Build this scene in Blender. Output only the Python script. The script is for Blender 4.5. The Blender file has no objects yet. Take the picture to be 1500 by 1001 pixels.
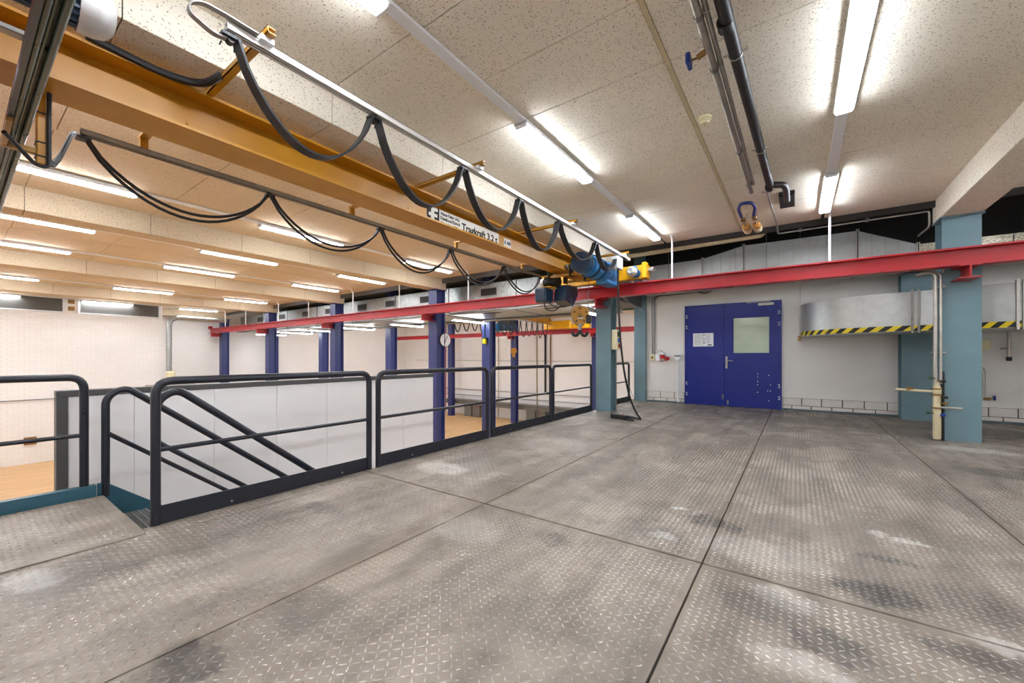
import bpy, math, random
import numpy as np
from mathutils import Vector, Matrix
random.seed(4)
R = math.radians
scene = bpy.context.scene
col = scene.collection

# ------------------------------------------------------------------ camera, world, exposure
H = 1.15
cam_d = bpy.data.cameras.new('camera'); cam = bpy.data.objects.new('camera', cam_d); col.objects.link(cam)
cam_d.sensor_width = 36.0; cam_d.lens = 586.0 / 1500 * 36; cam_d.shift_y = 22.5 / 1500
cam_d.clip_start = 0.02; cam_d.clip_end = 200
cam.location = (0, 0, H); cam.rotation_euler = (R(90), 0, math.atan(417 / 586.0))
scene.camera = cam
w = bpy.data.worlds.new('world'); scene.world = w; w.use_nodes = True
w.node_tree.nodes['Background'].inputs[0].default_value = (0.8, 0.85, 0.9, 1)
w.node_tree.nodes['Background'].inputs[1].default_value = 0.1
scene.view_settings.view_transform = 'Standard'; scene.view_settings.look = 'None'
scene.view_settings.exposure = 2.68; scene.view_settings.gamma = 1.0
scene.view_settings.use_curve_mapping = False
LAMP = 9.0            # radiance of the LED diffusers

# ------------------------------------------------------------------ materials
def lin(h):
    h = h.lstrip('#'); c = [int(h[i:i + 2], 16) / 255 for i in (0, 2, 4)]
    return tuple(x / 12.92 if x <= .04045 else ((x + .055) / 1.055) ** 2.4 for x in c) + (1,)

class NT:
    def __init__(s, name):
        s.m = bpy.data.materials.new(name); s.m.use_nodes = True
        s.t = s.m.node_tree; s.b = s.t.nodes['Principled BSDF']
    def n(s, ty, **k):
        o = s.t.nodes.new(ty)
        for a, v in k.items(): setattr(o, a, v)
        return o
    def l(s, a, b): s.t.links.new(a, b)
    def pos(s, scale=(1, 1, 1), rot=(0, 0, 0)):
        g = s.n('ShaderNodeNewGeometry'); m = s.n('ShaderNodeMapping')
        m.inputs['Scale'].default_value = scale; m.inputs['Rotation'].default_value = rot
        s.l(g.outputs['Position'], m.inputs['Vector']); return m.outputs[0]
    def noise(s, vec, scale, detail=3, rough=.55, dist=0):
        o = s.n('ShaderNodeTexNoise'); o.inputs['Scale'].default_value = scale
        o.inputs['Detail'].default_value = detail; o.inputs['Roughness'].default_value = rough
        o.inputs['Distortion'].default_value = dist
        s.l(vec, o.inputs['Vector']); return o.outputs['Fac']
    def ramp(s, fac, stops):
        o = s.n('ShaderNodeValToRGB'); e = o.color_ramp.elements
        while len(e) < len(stops): e.new(.5)
        for i, (p, c) in enumerate(stops):
            e[i].position = p; e[i].color = c if len(c) == 4 else (*c, 1)
        s.l(fac, o.inputs[0]); return o.outputs[0]
    def mix(s, fac, a, b, mode='MIX'):
        o = s.n('ShaderNodeMix', data_type='RGBA', blend_type=mode)
        for i, v in ((0, fac), (6, a), (7, b)):
            if hasattr(v, 'is_linked'): s.l(v, o.inputs[i])
            else: o.inputs[i].default_value = v
        return o.outputs[2]
    def math(s, op, a, b=0.0, c=None, clamp=False):
        o = s.n('ShaderNodeMath', operation=op, use_clamp=clamp)
        for i, v in enumerate((a, b) if c is None else (a, b, c)):
            if hasattr(v, 'is_linked'): s.l(v, o.inputs[i])
            else: o.inputs[i].default_value = v
        return o.outputs[0]
    def bump(s, h, strength=.3, dist=.01):
        o = s.n('ShaderNodeBump'); o.inputs['Strength'].default_value = strength
        o.inputs['Distance'].default_value = dist; s.l(h, o.inputs['Height'])
        s.l(o.outputs[0], s.b.inputs['Normal'])
    def set(s, rough=None, metal=None, color=None, spec=None, coat=None):
        for k, v in (('Roughness', rough), ('Metallic', metal), ('Base Color', color), ('Specular IOR Level', spec), ('Coat Weight', coat)):
            if v is None: continue
            if hasattr(v, 'is_linked'): s.l(v, s.b.inputs[k])
            else: s.b.inputs[k].default_value = v
        return s.m

def mul(c, k): return (c[0] * k, c[1] * k, c[2] * k, 1)
def paint(name, hexc, rough=.45, var=.12, scale=6, metal=0.0, spec=.5, bump=0.0, wear=None, stretch=(1, 1, 1)):
    t = NT(name); c = lin(hexc); p = t.pos(stretch)
    n = t.noise(p, scale, 4)
    colr = t.ramp(n, [(.3, mul(c, 1 - var)), (.7, mul(c, 1 + var * .6))])
    if wear:
        n2 = t.noise(p, scale * 4, 5, .7)
        f = t.ramp(n2, [(wear[1], (0, 0, 0)), (wear[1] + .06, (1, 1, 1))])
        colr = t.mix(f, colr, lin(wear[0]))
    if bump: t.bump(t.noise(p, scale * 15, 3), bump, .004)
    n3 = t.noise(p, scale * 2.3, 3)
    r = t.math('MULTIPLY_ADD', n3, .05 if metal > .8 else .2, rough - (.025 if metal > .8 else .1))
    return t.set(r, metal, colr, spec)

def ceiling_mat(name, base, fleck):
    t = NT(name); p = t.pos()
    d = t.n('ShaderNodeTexNoise'); d.inputs['Scale'].default_value = 26; t.l(p, d.inputs['Vector'])
    q = t.n('ShaderNodeMix', data_type='VECTOR'); q.inputs[0].default_value = .045
    t.l(p, q.inputs[4]); t.l(d.outputs['Color'], q.inputs[5])
    v = t.n('ShaderNodeTexVoronoi'); v.inputs['Scale'].default_value = 66; t.l(q.outputs[1], v.inputs['Vector'])
    pick = t.n('ShaderNodeSeparateColor'); t.l(v.outputs['Color'], pick.inputs[0])
    f1 = t.ramp(v.outputs['Distance'], [(.2, (1, 1, 1)), (.34, (0, 0, 0))])
    f2 = t.math('GREATER_THAN', pick.outputs[0], .3)
    f = t.math('MULTIPLY', f1, f2)
    big = t.noise(p, .7, 3)
    c = t.ramp(big, [(.3, mul(lin(base), .9)), (.7, mul(lin(base), 1.04))])
    fine = t.noise(p, 130, 2)
    c = t.mix(t.math('MULTIPLY', fine, .25), c, mul(lin(base), .7))
    c = t.mix(t.math('MULTIPLY', f, .75), c, lin(fleck))
    t.bump(t.math('SUBTRACT', 1.0, f), .5, .004)
    return t.set(.9, 0, c, .2)

def galv(name, tint='#b9bdbb', scale=30, rough=.38, contrast=.25, metal=.85):
    t = NT(name); p = t.pos()
    v = t.n('ShaderNodeTexVoronoi'); v.inputs['Scale'].default_value = scale; t.l(p, v.inputs['Vector'])
    s = t.n('ShaderNodeSeparateColor'); t.l(v.outputs['Color'], s.inputs[0])
    c = lin(tint)
    cc = t.ramp(s.outputs[0], [(0, mul(c, 1 - contrast)), (1, mul(c, 1 + contrast * .5))])
    n = t.noise(p, 2.2, 4)
    cc = t.mix(t.math('MULTIPLY', n, .35), cc, mul(c, .55))
    r = t.math('MULTIPLY_ADD', s.outputs[1], .15, rough - .07)
    return t.set(r, metal, cc)

def plain(name, hexc, rough=.5, metal=0.0, emit=None, strength=0):
    t = NT(name); t.set(rough, metal, lin(hexc))
    n = t.noise(t.pos(), 9, 3)
    t.l(t.math('MULTIPLY_ADD', n, .16, max(rough - .08, .02)), t.b.inputs['Roughness'])
    if emit:
        t.b.inputs['Emission Color'].default_value = lin(emit); t.b.inputs['Emission Strength'].default_value = strength
    return t.m

MT = {}
MT['tile'] = ceiling_mat('mineral_ceiling_tile', '#f2e9d8', '#7d705b')
MT['tile_beam'] = ceiling_mat('mineral_beam_cladding', '#f2e9d8', '#7d705b')
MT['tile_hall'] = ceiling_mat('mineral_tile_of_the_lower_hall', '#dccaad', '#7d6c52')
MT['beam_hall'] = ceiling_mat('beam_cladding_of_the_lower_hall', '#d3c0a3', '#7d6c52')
MT['dark_gap'] = plain('dark_joint', '#4a4036', .9)
MT['shade_and_trim'] = paint('void_shade_and_dark_trim', '#33322f', .9, .2, 2)  # shade above the ducts put into the colour; also the dark trim strips
MT['slab'] = paint('raw_slab', '#a39c8d', .9, .12, 1.5)
MT['white_wall'] = paint('white_wall_paint', '#f6f4f2', .7, .03, 1.2)
MT['back_wall'] = paint('offwhite_wall_paint', '#e2dfd9', .6, .07, .9, wear=('#b3aca2', .78))
MT['panel'] = paint('white_partition_panel', '#f3f0ee', .45, .03, 1.5)
MT['block'] = paint('white_painted_block', '#d9d4cc', .6, .1, 5, bump=.2)
MT['mortar'] = paint('rusty_mortar', '#6d5744', .85, .2, 8)
MT['kerb'] = paint('speckled_kerb', '#55686b', .7, .3, 40)
MT['yellow'] = paint('ochre_crane_paint', '#b9800d', .4, .13, 3, wear=('#7d5a1a', .74))
MT['yellow_bright'] = paint('bright_yellow_paint', '#e0a508', .4, .1, 5)
MT['red'] = paint('red_runway_paint', '#a9131c', .38, .13, 4, wear=('#7d1f25', .72))
MT['teal'] = paint('teal_column_paint', '#67838b', .45, .1, 3, wear=('#4f7580', .73))
MT['teal_dark'] = paint('teal_stringer_paint', '#2a5766', .45, .12, 4)
MT['navy'] = paint('navy_column_paint', '#2f386e', .42, .1, 3)
MT['rail'] = paint('black_blue_rail_paint', '#1d1f29', .32, .15, 10, wear=('#555761', .74))
MT['door_blue'] = paint('royal_blue_door_paint', '#001b80', .36, .05, 2)
MT['steel'] = paint('dull_steel', '#8f8d89', .35, .15, 8, metal=.85)
MT['chrome'] = paint('bright_pipe_steel', '#b5b1a9', .42, .15, 9, metal=.95)
MT['galv'] = galv('galvanised_duct', '#b4b8b4', 28)
MT['galv_smooth'] = galv('plain_sheet_duct', '#c3c4c0', 12, .42, .06)
MT['galv_spangle'] = galv('spangled_sheet', '#c4bba7', 55, .35, .5)
MT['black'] = plain('black_plastic', '#141416', .45)
MT['rubber'] = plain('black_cable_rubber', '#19191b', .55)
MT['grey_cable'] = plain('grey_cable_sheath', '#8b8782', .45)
MT['dark_grey'] = paint('dark_grey_trim', '#4d4c4b', .5, .1, 4)
MT['green'] = paint('dark_green_conductor', '#2c4232', .3, .15, 6)
MT['white_metal'] = paint('white_powder_coat', '#e9ebee', .4, .03, 4)
MT['rail_white'] = paint('pale_festoon_channel', '#eceae4', .35, .05, 4)
MT['hoist_blue'] = paint('hoist_blue_paint', '#2f7ab5', .35, .2, 9, wear=('#1b3854', .66))
MT['hoist_dark'] = paint('dark_blue_housing', '#213a54', .4, .15, 8)
MT['motor_cap'] = paint('grey_motor_cap', '#c9c8c5', .35, .12, 7, wear=('#7f7d7b', .72))
MT['cream'] = paint('cream_plastic', '#e3dcb4', .45, .05, 5)
MT['beige_pipe'] = paint('beige_pipe_lagging', '#c9bb97', .6, .12, 6)
MT['blue_hose'] = plain('blue_hose', '#12307f', .4)
MT['brass'] = paint('old_brass', '#8d6a3a', .4, .2, 12, metal=.7)
MT['orange'] = paint('amber_filter_bowl', '#c98a3c', .35, .15, 12)
MT['red_plastic'] = plain('red_plastic', '#b3141c', .4)
MT['blue_plastic'] = plain('blue_plastic', '#1f5fb5', .4)
MT['paper'] = plain('white_paper', '#eef0f2', .7)
MT['ink'] = plain('black_ink', '#161616', .7)
MT['sign_white'] = plain('sign_white', '#dcdad0', .5)
MT['tape_yellow'] = plain('tape_yellow', '#e8cf17', .45)
MT['tape_black'] = plain('tape_black', '#1a1a18', .45)
MT['machine'] = paint('machine_grey', '#6f6b62', .5, .1, 3)
MT['window_grey'] = plain('dark_window_pane', '#57544f', .3)
MT['lamp'] = plain('led_diffuser', '#ffffff', .5, 0, '#edf5ff', LAMP)
MT['grate'] = paint('zinc_grating', '#9a9c98', .45, .15, 14, metal=.6)

def brick_mat():
    t = NT('white_painted_brick'); p = t.pos((1, 1, 1))
    g = t.n('ShaderNodeSeparateXYZ'); t.l(p, g.inputs[0])
    c = t.n('ShaderNodeCombineXYZ'); t.l(g.outputs[1], c.inputs[0]); t.l(g.outputs[2], c.inputs[1])
    b = t.n('ShaderNodeTexBrick'); t.l(c.outputs[0], b.inputs['Vector'])
    b.inputs['Scale'].default_value = 1; b.inputs['Brick Width'].default_value = .26; b.inputs['Row Height'].default_value = .085
    b.inputs['Mortar Size'].default_value = .007; b.inputs['Mortar Smooth'].default_value = .4
    b.inputs['Color1'].default_value = lin('#f6f4f1'); b.inputs['Color2'].default_value = lin('#f3f0ec'); b.inputs['Mortar'].default_value = lin('#e9e5df')
    t.bump(t.math('SUBTRACT', 1.0, b.outputs['Fac']), .5, .01)
    return t.set(.7, 0, b.outputs['Color'])
MT['brick'] = brick_mat()

def hallfloor_mat():
    t = NT('tan_hall_floor'); n = t.noise(t.pos((1, .25, 1)), 3, 5)
    c = t.ramp(n, [(.3, lin('#c39763')), (.7, lin('#d9b07c'))])
    return t.set(.4, 0, c)
MT['hall_floor'] = hallfloor_mat()

# (x, y, rx, ry, strength) soiled and rubbed patches of the steel deck, in metres
DARK = [(-.50, 3.08, .17, .13, .85), (-.36, 3.05, .10, .08, .7), (.33, 2.62, .24, .13, .9), (.10, 2.03, .16, .12, .75), (.42, 3.08, .17, .06, .8),
        (.62, 2.75, .30, .20, .45), (.62, 2.28, .25, .08, .7), (-.12, 2.18, .22, .16, .5), (1.75, 6.0, .55, .25, .9), (2.6, 5.75, .7, .3, .8),
        (-.72, 2.66, .18, .12, .35), (-1.86, .53, .2, .1, .85), (-1.75, .95, .3, .18, .4), (-3.0, 1.1, .5, .5, .35), (-2.9, 1.65, .28, .10, .55), (-1.25, 2.2, .12, .09, .5),
        (.62, 6.95, .12, .10, .8), (.55, 6.5, .12, .08, .8), (1.0, 6.75, .16, .07, .6), (-.2, 6.6, .14, .08, .5), (2.4, 9.2, .9, .6, .7), (-3.0, 7.4, .5, .35, .45),
        (-2.9, 3.6, .5, .35, .4), (-3.1, .45, .3, .35, .45), (.1, 1.5, .5, .25, .4), (-.85, 1.55, .25, .25, .3)]
LIGHT = [(-.72, 3.21, .07, .05, .9), (-.70, 2.66, .09, .06, .9), (-3.0, 2.95, .35, .22, .75), (.57, 3.45, .12, .05, .9), (.43, 3.5, .06, .05, .8), (-.05, 2.30, .16, .10, .6),
         (.0, 1.85, .2, .08, .5), (-3.2, .25, .18, .12, .8), (.7, 2.42, .16, .07, .6), (-.2, 2.75, .4, .2, .35), (-1.8, 2.0, .3, .2, .35), (1.2, 2.6, .4, .3, .4), (1.75, 7.3, .5, .2, .5), (-2.6, 4.6, .5, .5, .3)]
def deck_mat(name, base, metal, rough, keep):
    t = NT(name); p = t.pos()
    n1 = t.noise(p, 1.3, 5, .6); n2 = t.noise(t.pos((2.2, .55, 1)), 2.2, 5, .65); n3 = t.noise(p, 38, 3)
    c = lin(base)
    cc = t.ramp(n1, [(.28, mul(c, .72)), (.72, mul(c, 1.18))])
    cc = t.mix(t.ramp(n2, [(.42, (0, 0, 0)), (.72, (.75, .75, .75))]), cc, lin('#4f4840'))
    cc = t.mix(t.math('MULTIPLY', n3, .3), cc, mul(c, .6))
    n4 = t.noise(p, 5.5, 9, .7)
    cc = t.mix(t.ramp(n4, [(.5, (0, 0, 0)), (.68, (.5, .5, .5))]), cc, lin('#5e5142'))
    dn = t.n('ShaderNodeTexNoise'); dn.inputs['Scale'].default_value = 9; dn.inputs['Detail'].default_value = 8; dn.inputs['Roughness'].default_value = .68; t.l(p, dn.inputs['Vector'])
    sub = t.n('ShaderNodeVectorMath', operation='SUBTRACT'); t.l(dn.outputs['Color'], sub.inputs[0]); sub.inputs[1].default_value = (.5, .5, .5)
    sc = t.n('ShaderNodeVectorMath', operation='SCALE'); t.l(sub.outputs[0], sc.inputs[0]); sc.inputs['Scale'].default_value = .22
    ad = t.n('ShaderNodeVectorMath', operation='ADD'); t.l(p, ad.inputs[0]); t.l(sc.outputs[0], ad.inputs[1])
    def mask(lst):
        tot = None
        for (x, y, rx, ry, s) in lst:
            m = t.n('ShaderNodeMapping'); t.l(ad.outputs[0], m.inputs['Vector'])
            m.inputs['Location'].default_value = (-x / rx, -y / ry, 0); m.inputs['Scale'].default_value = (1 / rx, 1 / ry, 0)
            ln = t.n('ShaderNodeVectorMath', operation='LENGTH'); t.l(m.outputs[0], ln.inputs[0])
            r = t.n('ShaderNodeMapRange', interpolation_type='SMOOTHSTEP')
            t.l(ln.outputs['Value'], r.inputs[0])
            r.inputs[1].default_value = .62; r.inputs[2].default_value = 1.08; r.inputs[3].default_value = s; r.inputs[4].default_value = 0
            tot = r.outputs[0] if tot is None else t.math('MAXIMUM', tot, r.outputs[0])
        return tot
    patch = t.ramp(t.noise(p, 13, 6, .7), [(.36, (.45, .45, .45)), (.56, (1, 1, 1))])
    dk = t.math('MULTIPLY', mask(DARK), patch); lt = t.math('MULTIPLY', mask(LIGHT), patch)
    cc = t.mix(t.math('MULTIPLY', lt, .75), cc, lin('#cfc9c0'))
    cc = t.mix(t.math('MULTIPLY', dk, keep), cc, lin('#15100b'))
    rg = t.math('MULTIPLY_ADD', n1, .3, rough - .15)
    t.bump(n3, .12, .003)
    m = t.math('MULTIPLY', t.math('SUBTRACT', 1.0, t.math('MAXIMUM', dk, lt), clamp=True), metal)
    return t.set(rg, m, cc)
MT['deck'] = deck_mat('worn_steel_deck', '#978a7c', .2, .5, .9)
MT['tread'] = deck_mat('rubbed_tread_ridges', '#b5ada3', .5, .27, .6)

# ------------------------------------------------------------------ mesh builder
class MB:
    def __init__(s): s.v = []; s.f = []; s.mi = []
    def add(s, v, f, mi=0):
        k = len(s.v); s.v += [tuple(p) for p in v]; s.f += [tuple(i + k for i in q) for q in f]; s.mi += [mi] * len(f); return s
    def box(s, x0, x1, y0, y1, z0, z1, mi=0):
        return s.add([(x0, y0, z0), (x1, y0, z0), (x1, y1, z0), (x0, y1, z0), (x0, y0, z1), (x1, y0, z1), (x1, y1, z1), (x0, y1, z1)],
                     [(0, 3, 2, 1), (4, 5, 6, 7), (0, 1, 5, 4), (1, 2, 6, 5), (2, 3, 7, 6), (3, 0, 4, 7)], mi)
    def bbox(s, x0, x1, y0, y1, z0, z1, b=.01, mi=0):       # box with all edges chamfered
        v = []; f = []
        X = (x0, x1); Y = (y0, y1); Z = (z0, z1); idx = {}
        for i in (0, 1):
            for j in (0, 1):
                for k in (0, 1):
                    sx = b if i == 0 else -b; sy = b if j == 0 else -b; sz = b if k == 0 else -b
                    for a, p in (('x', (X[i], Y[j] + sy, Z[k] + sz)), ('y', (X[i] + sx, Y[j], Z[k] + sz)), ('z', (X[i] + sx, Y[j] + sy, Z[k]))):
                        idx[(i, j, k, a)] = len(v); v.append(p)
        def face(keys, n):
            q = [idx[k] for k in keys]
            a, b_, c = (Vector(v[q[t]]) for t in (0, 1, 2))
            if (b_ - a).cross(c - a).dot(Vector(n)) < 0: q.reverse()
            f.append(tuple(q))
        sg = (-1, 1)
        for i in (0, 1): face([(i, 0, 0, 'x'), (i, 1, 0, 'x'), (i, 1, 1, 'x'), (i, 0, 1, 'x')], (sg[i], 0, 0))
        for j in (0, 1): face([(0, j, 0, 'y'), (1, j, 0, 'y'), (1, j, 1, 'y'), (0, j, 1, 'y')], (0, sg[j], 0))
        for k in (0, 1): face([(0, 0, k, 'z'), (1, 0, k, 'z'), (1, 1, k, 'z'), (0, 1, k, 'z')], (0, 0, sg[k]))
        for i in (0, 1):
            for j in (0, 1):
                face([(i, j, 0, 'x'), (i, j, 1, 'x'), (i, j, 1, 'y'), (i, j, 0, 'y')], (sg[i], sg[j], 0))
                face([(i, 0, j, 'x'), (i, 1, j, 'x'), (i, 1, j, 'z'), (i, 0, j, 'z')], (sg[i], 0, sg[j]))
                face([(0, i, j, 'y'), (1, i, j, 'y'), (1, i, j, 'z'), (0, i, j, 'z')], (0, sg[i], sg[j]))
                for k in (0, 1): face([(i, j, k, 'x'), (i, j, k, 'y'), (i, j, k, 'z')], (sg[i], sg[j], sg[k]))
        return s.add(v, f, mi)
    def tube(s, pts, r, n=10, caps=True, mi=0):
        pts = [Vector(p) for p in pts]; m = len(pts)
        rs = r if isinstance(r, (list, tuple)) else [r] * m
        tg = []
        for i in range(m):
            a = pts[max(i - 1, 0)]; b = pts[min(i + 1, m - 1)]; d = b - a
            if 0 < i < m - 1:
                d = (pts[i] - a).normalized() + (b - pts[i]).normalized()
            tg.append(d.normalized() if d.length > 1e-9 else Vector((0, 0, 1)))
        u = tg[0].orthogonal().normalized(); v = []
        for i in range(m):
            if i:
                q = tg[i - 1].rotation_difference(tg[i]); u = q @ u
            u = (u - tg[i] * u.dot(tg[i])).normalized(); wv = tg[i].cross(u)
            for k in range(n):
                a = 2 * math.pi * k / n
                v.append(pts[i] + (u * math.cos(a) + wv * math.sin(a)) * rs[i])
        f = []
        for i in range(m - 1):
            for k in range(n):
                a = i * n + k; b = i * n + (k + 1) % n
                f.append((a, b, b + n, a + n))
        if caps: f += [tuple(range(n - 1, -1, -1)), tuple(range((m - 1) * n, m * n))]
        return s.add(v, f, mi)
    def cyl(s, p0, p1, r, r2=None, n=14, mi=0): return s.tube([p0, p1], [r, r if r2 is None else r2], n, True, mi)
    def lathe(s, base, axis, prof, n=18, mi=0):             # prof: (distance along axis, radius)
        base = Vector(base); a = Vector(axis).normalized(); u = a.orthogonal().normalized(); wv = a.cross(u); v = []
        for d, r in prof:
            for k in range(n):
                t = 2 * math.pi * k / n; v.append(base + a * d + (u * math.cos(t) + wv * math.sin(t)) * r)
        f = []; m = len(prof)
        for i in range(m - 1):
            for k in range(n):
                p = i * n + k; q = i * n + (k + 1) % n; f.append((p, q, q + n, p + n))
        f += [tuple(range(n - 1, -1, -1)), tuple(range((m - 1) * n, m * n))]
        return s.add(v, f, mi)
    def prism(s, poly, axis, a0, a1, mi=0):                 # poly: 2D points in the other two axes, in xyz order
        def P(a, q): return {'x': (a, q[0], q[1]), 'y': (q[0], a, q[1]), 'z': (q[0], q[1], a)}[axis]
        n = len(poly); v = [P(a0, q) for q in poly] + [P(a1, q) for q in poly]
        f = [tuple(range(n)), tuple(range(2 * n - 1, n - 1, -1))] + [(i, i + n, (i + 1) % n + n, (i + 1) % n) for i in range(n)]
        area = sum(poly[i][0] * poly[(i + 1) % n][1] - poly[(i + 1) % n][0] * poly[i][1] for i in range(n))
        pos = area > 0
        if axis == 'y': pos = not pos
        if pos: f = [tuple(reversed(q)) for q in f]
        return s.add(v, f, mi)
    def ibeam(s, axis, c, z0, z1, wd, a0, a1, tf=.016, tw=.012):
        h = wd / 2; t = tw / 2
        poly = [(c - h, z0), (c + h, z0), (c + h, z0 + tf), (c + t, z0 + tf), (c + t, z1 - tf), (c + h, z1 - tf), (c + h, z1), (c - h, z1), (c - h, z1 - tf), (c - t, z1 - tf), (c - t, z0 + tf), (c - h, z0 + tf)]
        return s.prism(poly, axis, a0, a1)
    def ribbon(s, pts, side, wd, th, mi=0):                 # flat cable: width along side, thickness across
        pts = [Vector(p) for p in pts]; sd = Vector(side).normalized(); v = []; m = len(pts)
        for i in range(m):
            d = (pts[min(i + 1, m - 1)] - pts[max(i - 1, 0)]).normalized(); nn = d.cross(sd).normalized()
            for a, b in ((-1, -1), (1, -1), (1, 1), (-1, 1)): v.append(pts[i] + sd * a * wd / 2 + nn * b * th / 2)
        f = [(0, 1, 2, 3), tuple(4 * (m - 1) + k for k in (3, 2, 1, 0))]
        for i in range(m - 1):
            for k in range(4):
                a = 4 * i + k; b = 4 * i + (k + 1) % 4; f.append((a, a + 4, b + 4, b))
        return s.add(v, f, mi)
    def build(s, name, mat, parent=None, smooth=True):
        vs = s.v
        if parent is None:
            xs = [p[0] for p in vs]; ys = [p[1] for p in vs]; o = Vector(((min(xs) + max(xs)) / 2, (min(ys) + max(ys)) / 2, min(p[2] for p in vs)))
        else:
            o = Vector((0, 0, 0)); q = parent
            while q: o += q.location; q = q.parent
        me = bpy.data.meshes.new(name)
        me.from_pydata([(p[0] - o.x, p[1] - o.y, p[2] - o.z) for p in vs], [], s.f)
        for m in (mat if isinstance(mat, (list, tuple)) else [mat]): me.materials.append(MT[m])
        if any(s.mi): me.polygons.foreach_set('material_index', s.mi)
        if smooth: me.shade_smooth(); me.set_sharp_from_angle(angle=R(34))
        me.validate(); me.update()
        ob = bpy.data.objects.new(name, me); col.objects.link(ob)
        if parent: ob.parent = parent
        else: ob.location = o
        return ob

def thing(name, label, cat, loc, group=None):
    o = bpy.data.objects.new(name, None); col.objects.link(o); o.location = loc; o.empty_display_size = .1
    o['label'] = label; o['category'] = cat
    if group: o['group'] = group
    return o
def tag(o, label, cat, group=None):
    o['label'] = label; o['category'] = cat
    if group: o['group'] = group
    return o
def struct(o, label, cat=None):
    o['kind'] = 'structure'; o['label'] = label; o['category'] = cat or 'structure'; return o
def arc(c, r, a0, a1, u, v, n=6):
    c = Vector(c); u = Vector(u); v = Vector(v)
    return [c + (u * math.cos(a0 + (a1 - a0) * i / n) + v * math.sin(a0 + (a1 - a0) * i / n)) * r for i in range(n + 1)]
def rounded(pts, r, n=5):                                    # polyline with rounded corners
    pts = [Vector(p) for p in pts]; out = [pts[0]]
    for i in range(1, len(pts) - 1):
        a = (pts[i - 1] - pts[i]); b = (pts[i + 1] - pts[i]); rr = min(r, a.length * .49, b.length * .49)
        p0 = pts[i] + a.normalized() * rr; p1 = pts[i] + b.normalized() * rr
        for k in range(n + 1):
            t = k / n; out.append((1 - t) ** 2 * p0 + 2 * t * (1 - t) * pts[i] + t * t * p1)
    return out + [pts[-1]]
def text(string, size, org, xdir, ydir, mat, parent, name='lettering', width=None):
    cu = bpy.data.curves.new('txt', 'FONT'); cu.body = string; cu.size = size; cu.resolution_u = 3; cu.extrude = .0006
    if mat == 'ink': cu.offset = size * .032
    to = bpy.data.objects.new('txt', cu); col.objects.link(to)
    dg = bpy.context.evaluated_depsgraph_get(); dg.update()
    me = bpy.data.meshes.new_from_object(to.evaluated_get(dg)); bpy.data.objects.remove(to); bpy.data.curves.remove(cu)
    xs = [v.co.x for v in me.vertices]; k = width / (max(xs) - min(xs)) if width else 1
    xd = Vector(xdir); yd = Vector(ydir); nd = xd.cross(yd); o = Vector(org); q = parent; off = Vector((0, 0, 0))
    while q: off += q.location; q = q.parent
    for v in me.vertices:
        c = v.co.copy(); v.co = o + xd * c.x * k + yd * c.y + nd * (c.z + .001) - off
    me.materials.clear(); me.materials.append(MT[mat]); me.name = name
    ob = bpy.data.objects.new(name, me); col.objects.link(ob); ob.parent = parent
    return ob

# ------------------------------------------------------------------ layout
BC = [6.97 - 5.15 * i for i in range(7)]       # beam and column axes in x: 6.97, 1.82, -3.33, -8.48 ...
ZC, ZB, ZH = 3.39, 3.08, -2.75                 # ceiling, beam underside, lower hall floor
CE = 8.18                                      # end of the suspended ceiling
XL, YF, YD = -24.6, 20.5, 10.5                 # left recess wall, far wall, door wall

# ------------------------------------------------------------------ setting: floors
fl = struct(MB().box(-3.56, 7.0, -3.0, YD + .02, -.30, -.022).build('floor', 'dark_gap', None, False), 'raised steel deck of chequer plates', 'floor')
PX = [-3.565, -1.99, -.43, 1.13, 2.69, 4.25, 5.81, 7.0]; PY = [-3.0, -.7, 2.43, 8.36, YD - .02]
def tread_field(x0, x1, y0, y1, name, parent, z=0.0):
    s = .0335; m = .016
    nx = int((x1 - x0 - 2 * m) / s); ny = int((y1 - y0 - 2 * m) / s)
    gx, gy = np.meshgrid(x0 + m + s * (np.arange(nx) + .5), y0 + m + s * (np.arange(ny) + .5), indexing='ij')
    ii, jj = np.meshgrid(np.arange(nx), np.arange(ny), indexing='ij')
    ang = np.where((ii + jj) % 2 == 0, math.pi / 4, -math.pi / 4).ravel(); gx = gx.ravel(); gy = gy.ravel(); N = len(gx)
    L, W, hgt = .0175, .0050, .0032
    loc = np.array([(-L, 0, 0), (0, -W, 0), (L, 0, 0), (0, W, 0), (-L * .55, 0, hgt), (L * .55, 0, hgt)])
    c, sn = np.cos(ang)[:, None], np.sin(ang)[:, None]
    V = np.empty((N, 6, 3)); V[:, :, 0] = gx[:, None] + loc[None, :, 0] * c - loc[None, :, 1] * sn
    V[:, :, 1] = gy[:, None] + loc[None, :, 0] * sn + loc[None, :, 1] * c; V[:, :, 2] = loc[None, :, 2] + z
    T = np.array([(0, 1, 4), (1, 5, 4), (1, 2, 5), (2, 3, 5), (3, 4, 5), (3, 0, 4)])
    F = (T[None] + 6 * np.arange(N)[:, None, None]).reshape(-1)
    off = Vector((0, 0, 0)); q = parent
    while q: off += q.location; q = q.parent
    V = V.reshape(-1, 3) - np.array(off)
    me = bpy.data.meshes.new(name); me.vertices.add(len(V)); me.vertices.foreach_set('co', V.astype(np.float32).ravel())
    nt = len(F) // 3; me.loops.add(len(F)); me.loops.foreach_set('vertex_index', F.astype(np.int32))
    me.polygons.add(nt); me.polygons.foreach_set('loop_start', np.arange(0, 3 * nt, 3, dtype=np.int32))
    me.materials.append(MT['tread']); me.update(calc_edges=True); me.validate()
    ob = bpy.data.objects.new(name, me); col.objects.link(ob); ob.parent = parent; ob['kind'] = 'stuff'
    return ob
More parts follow.
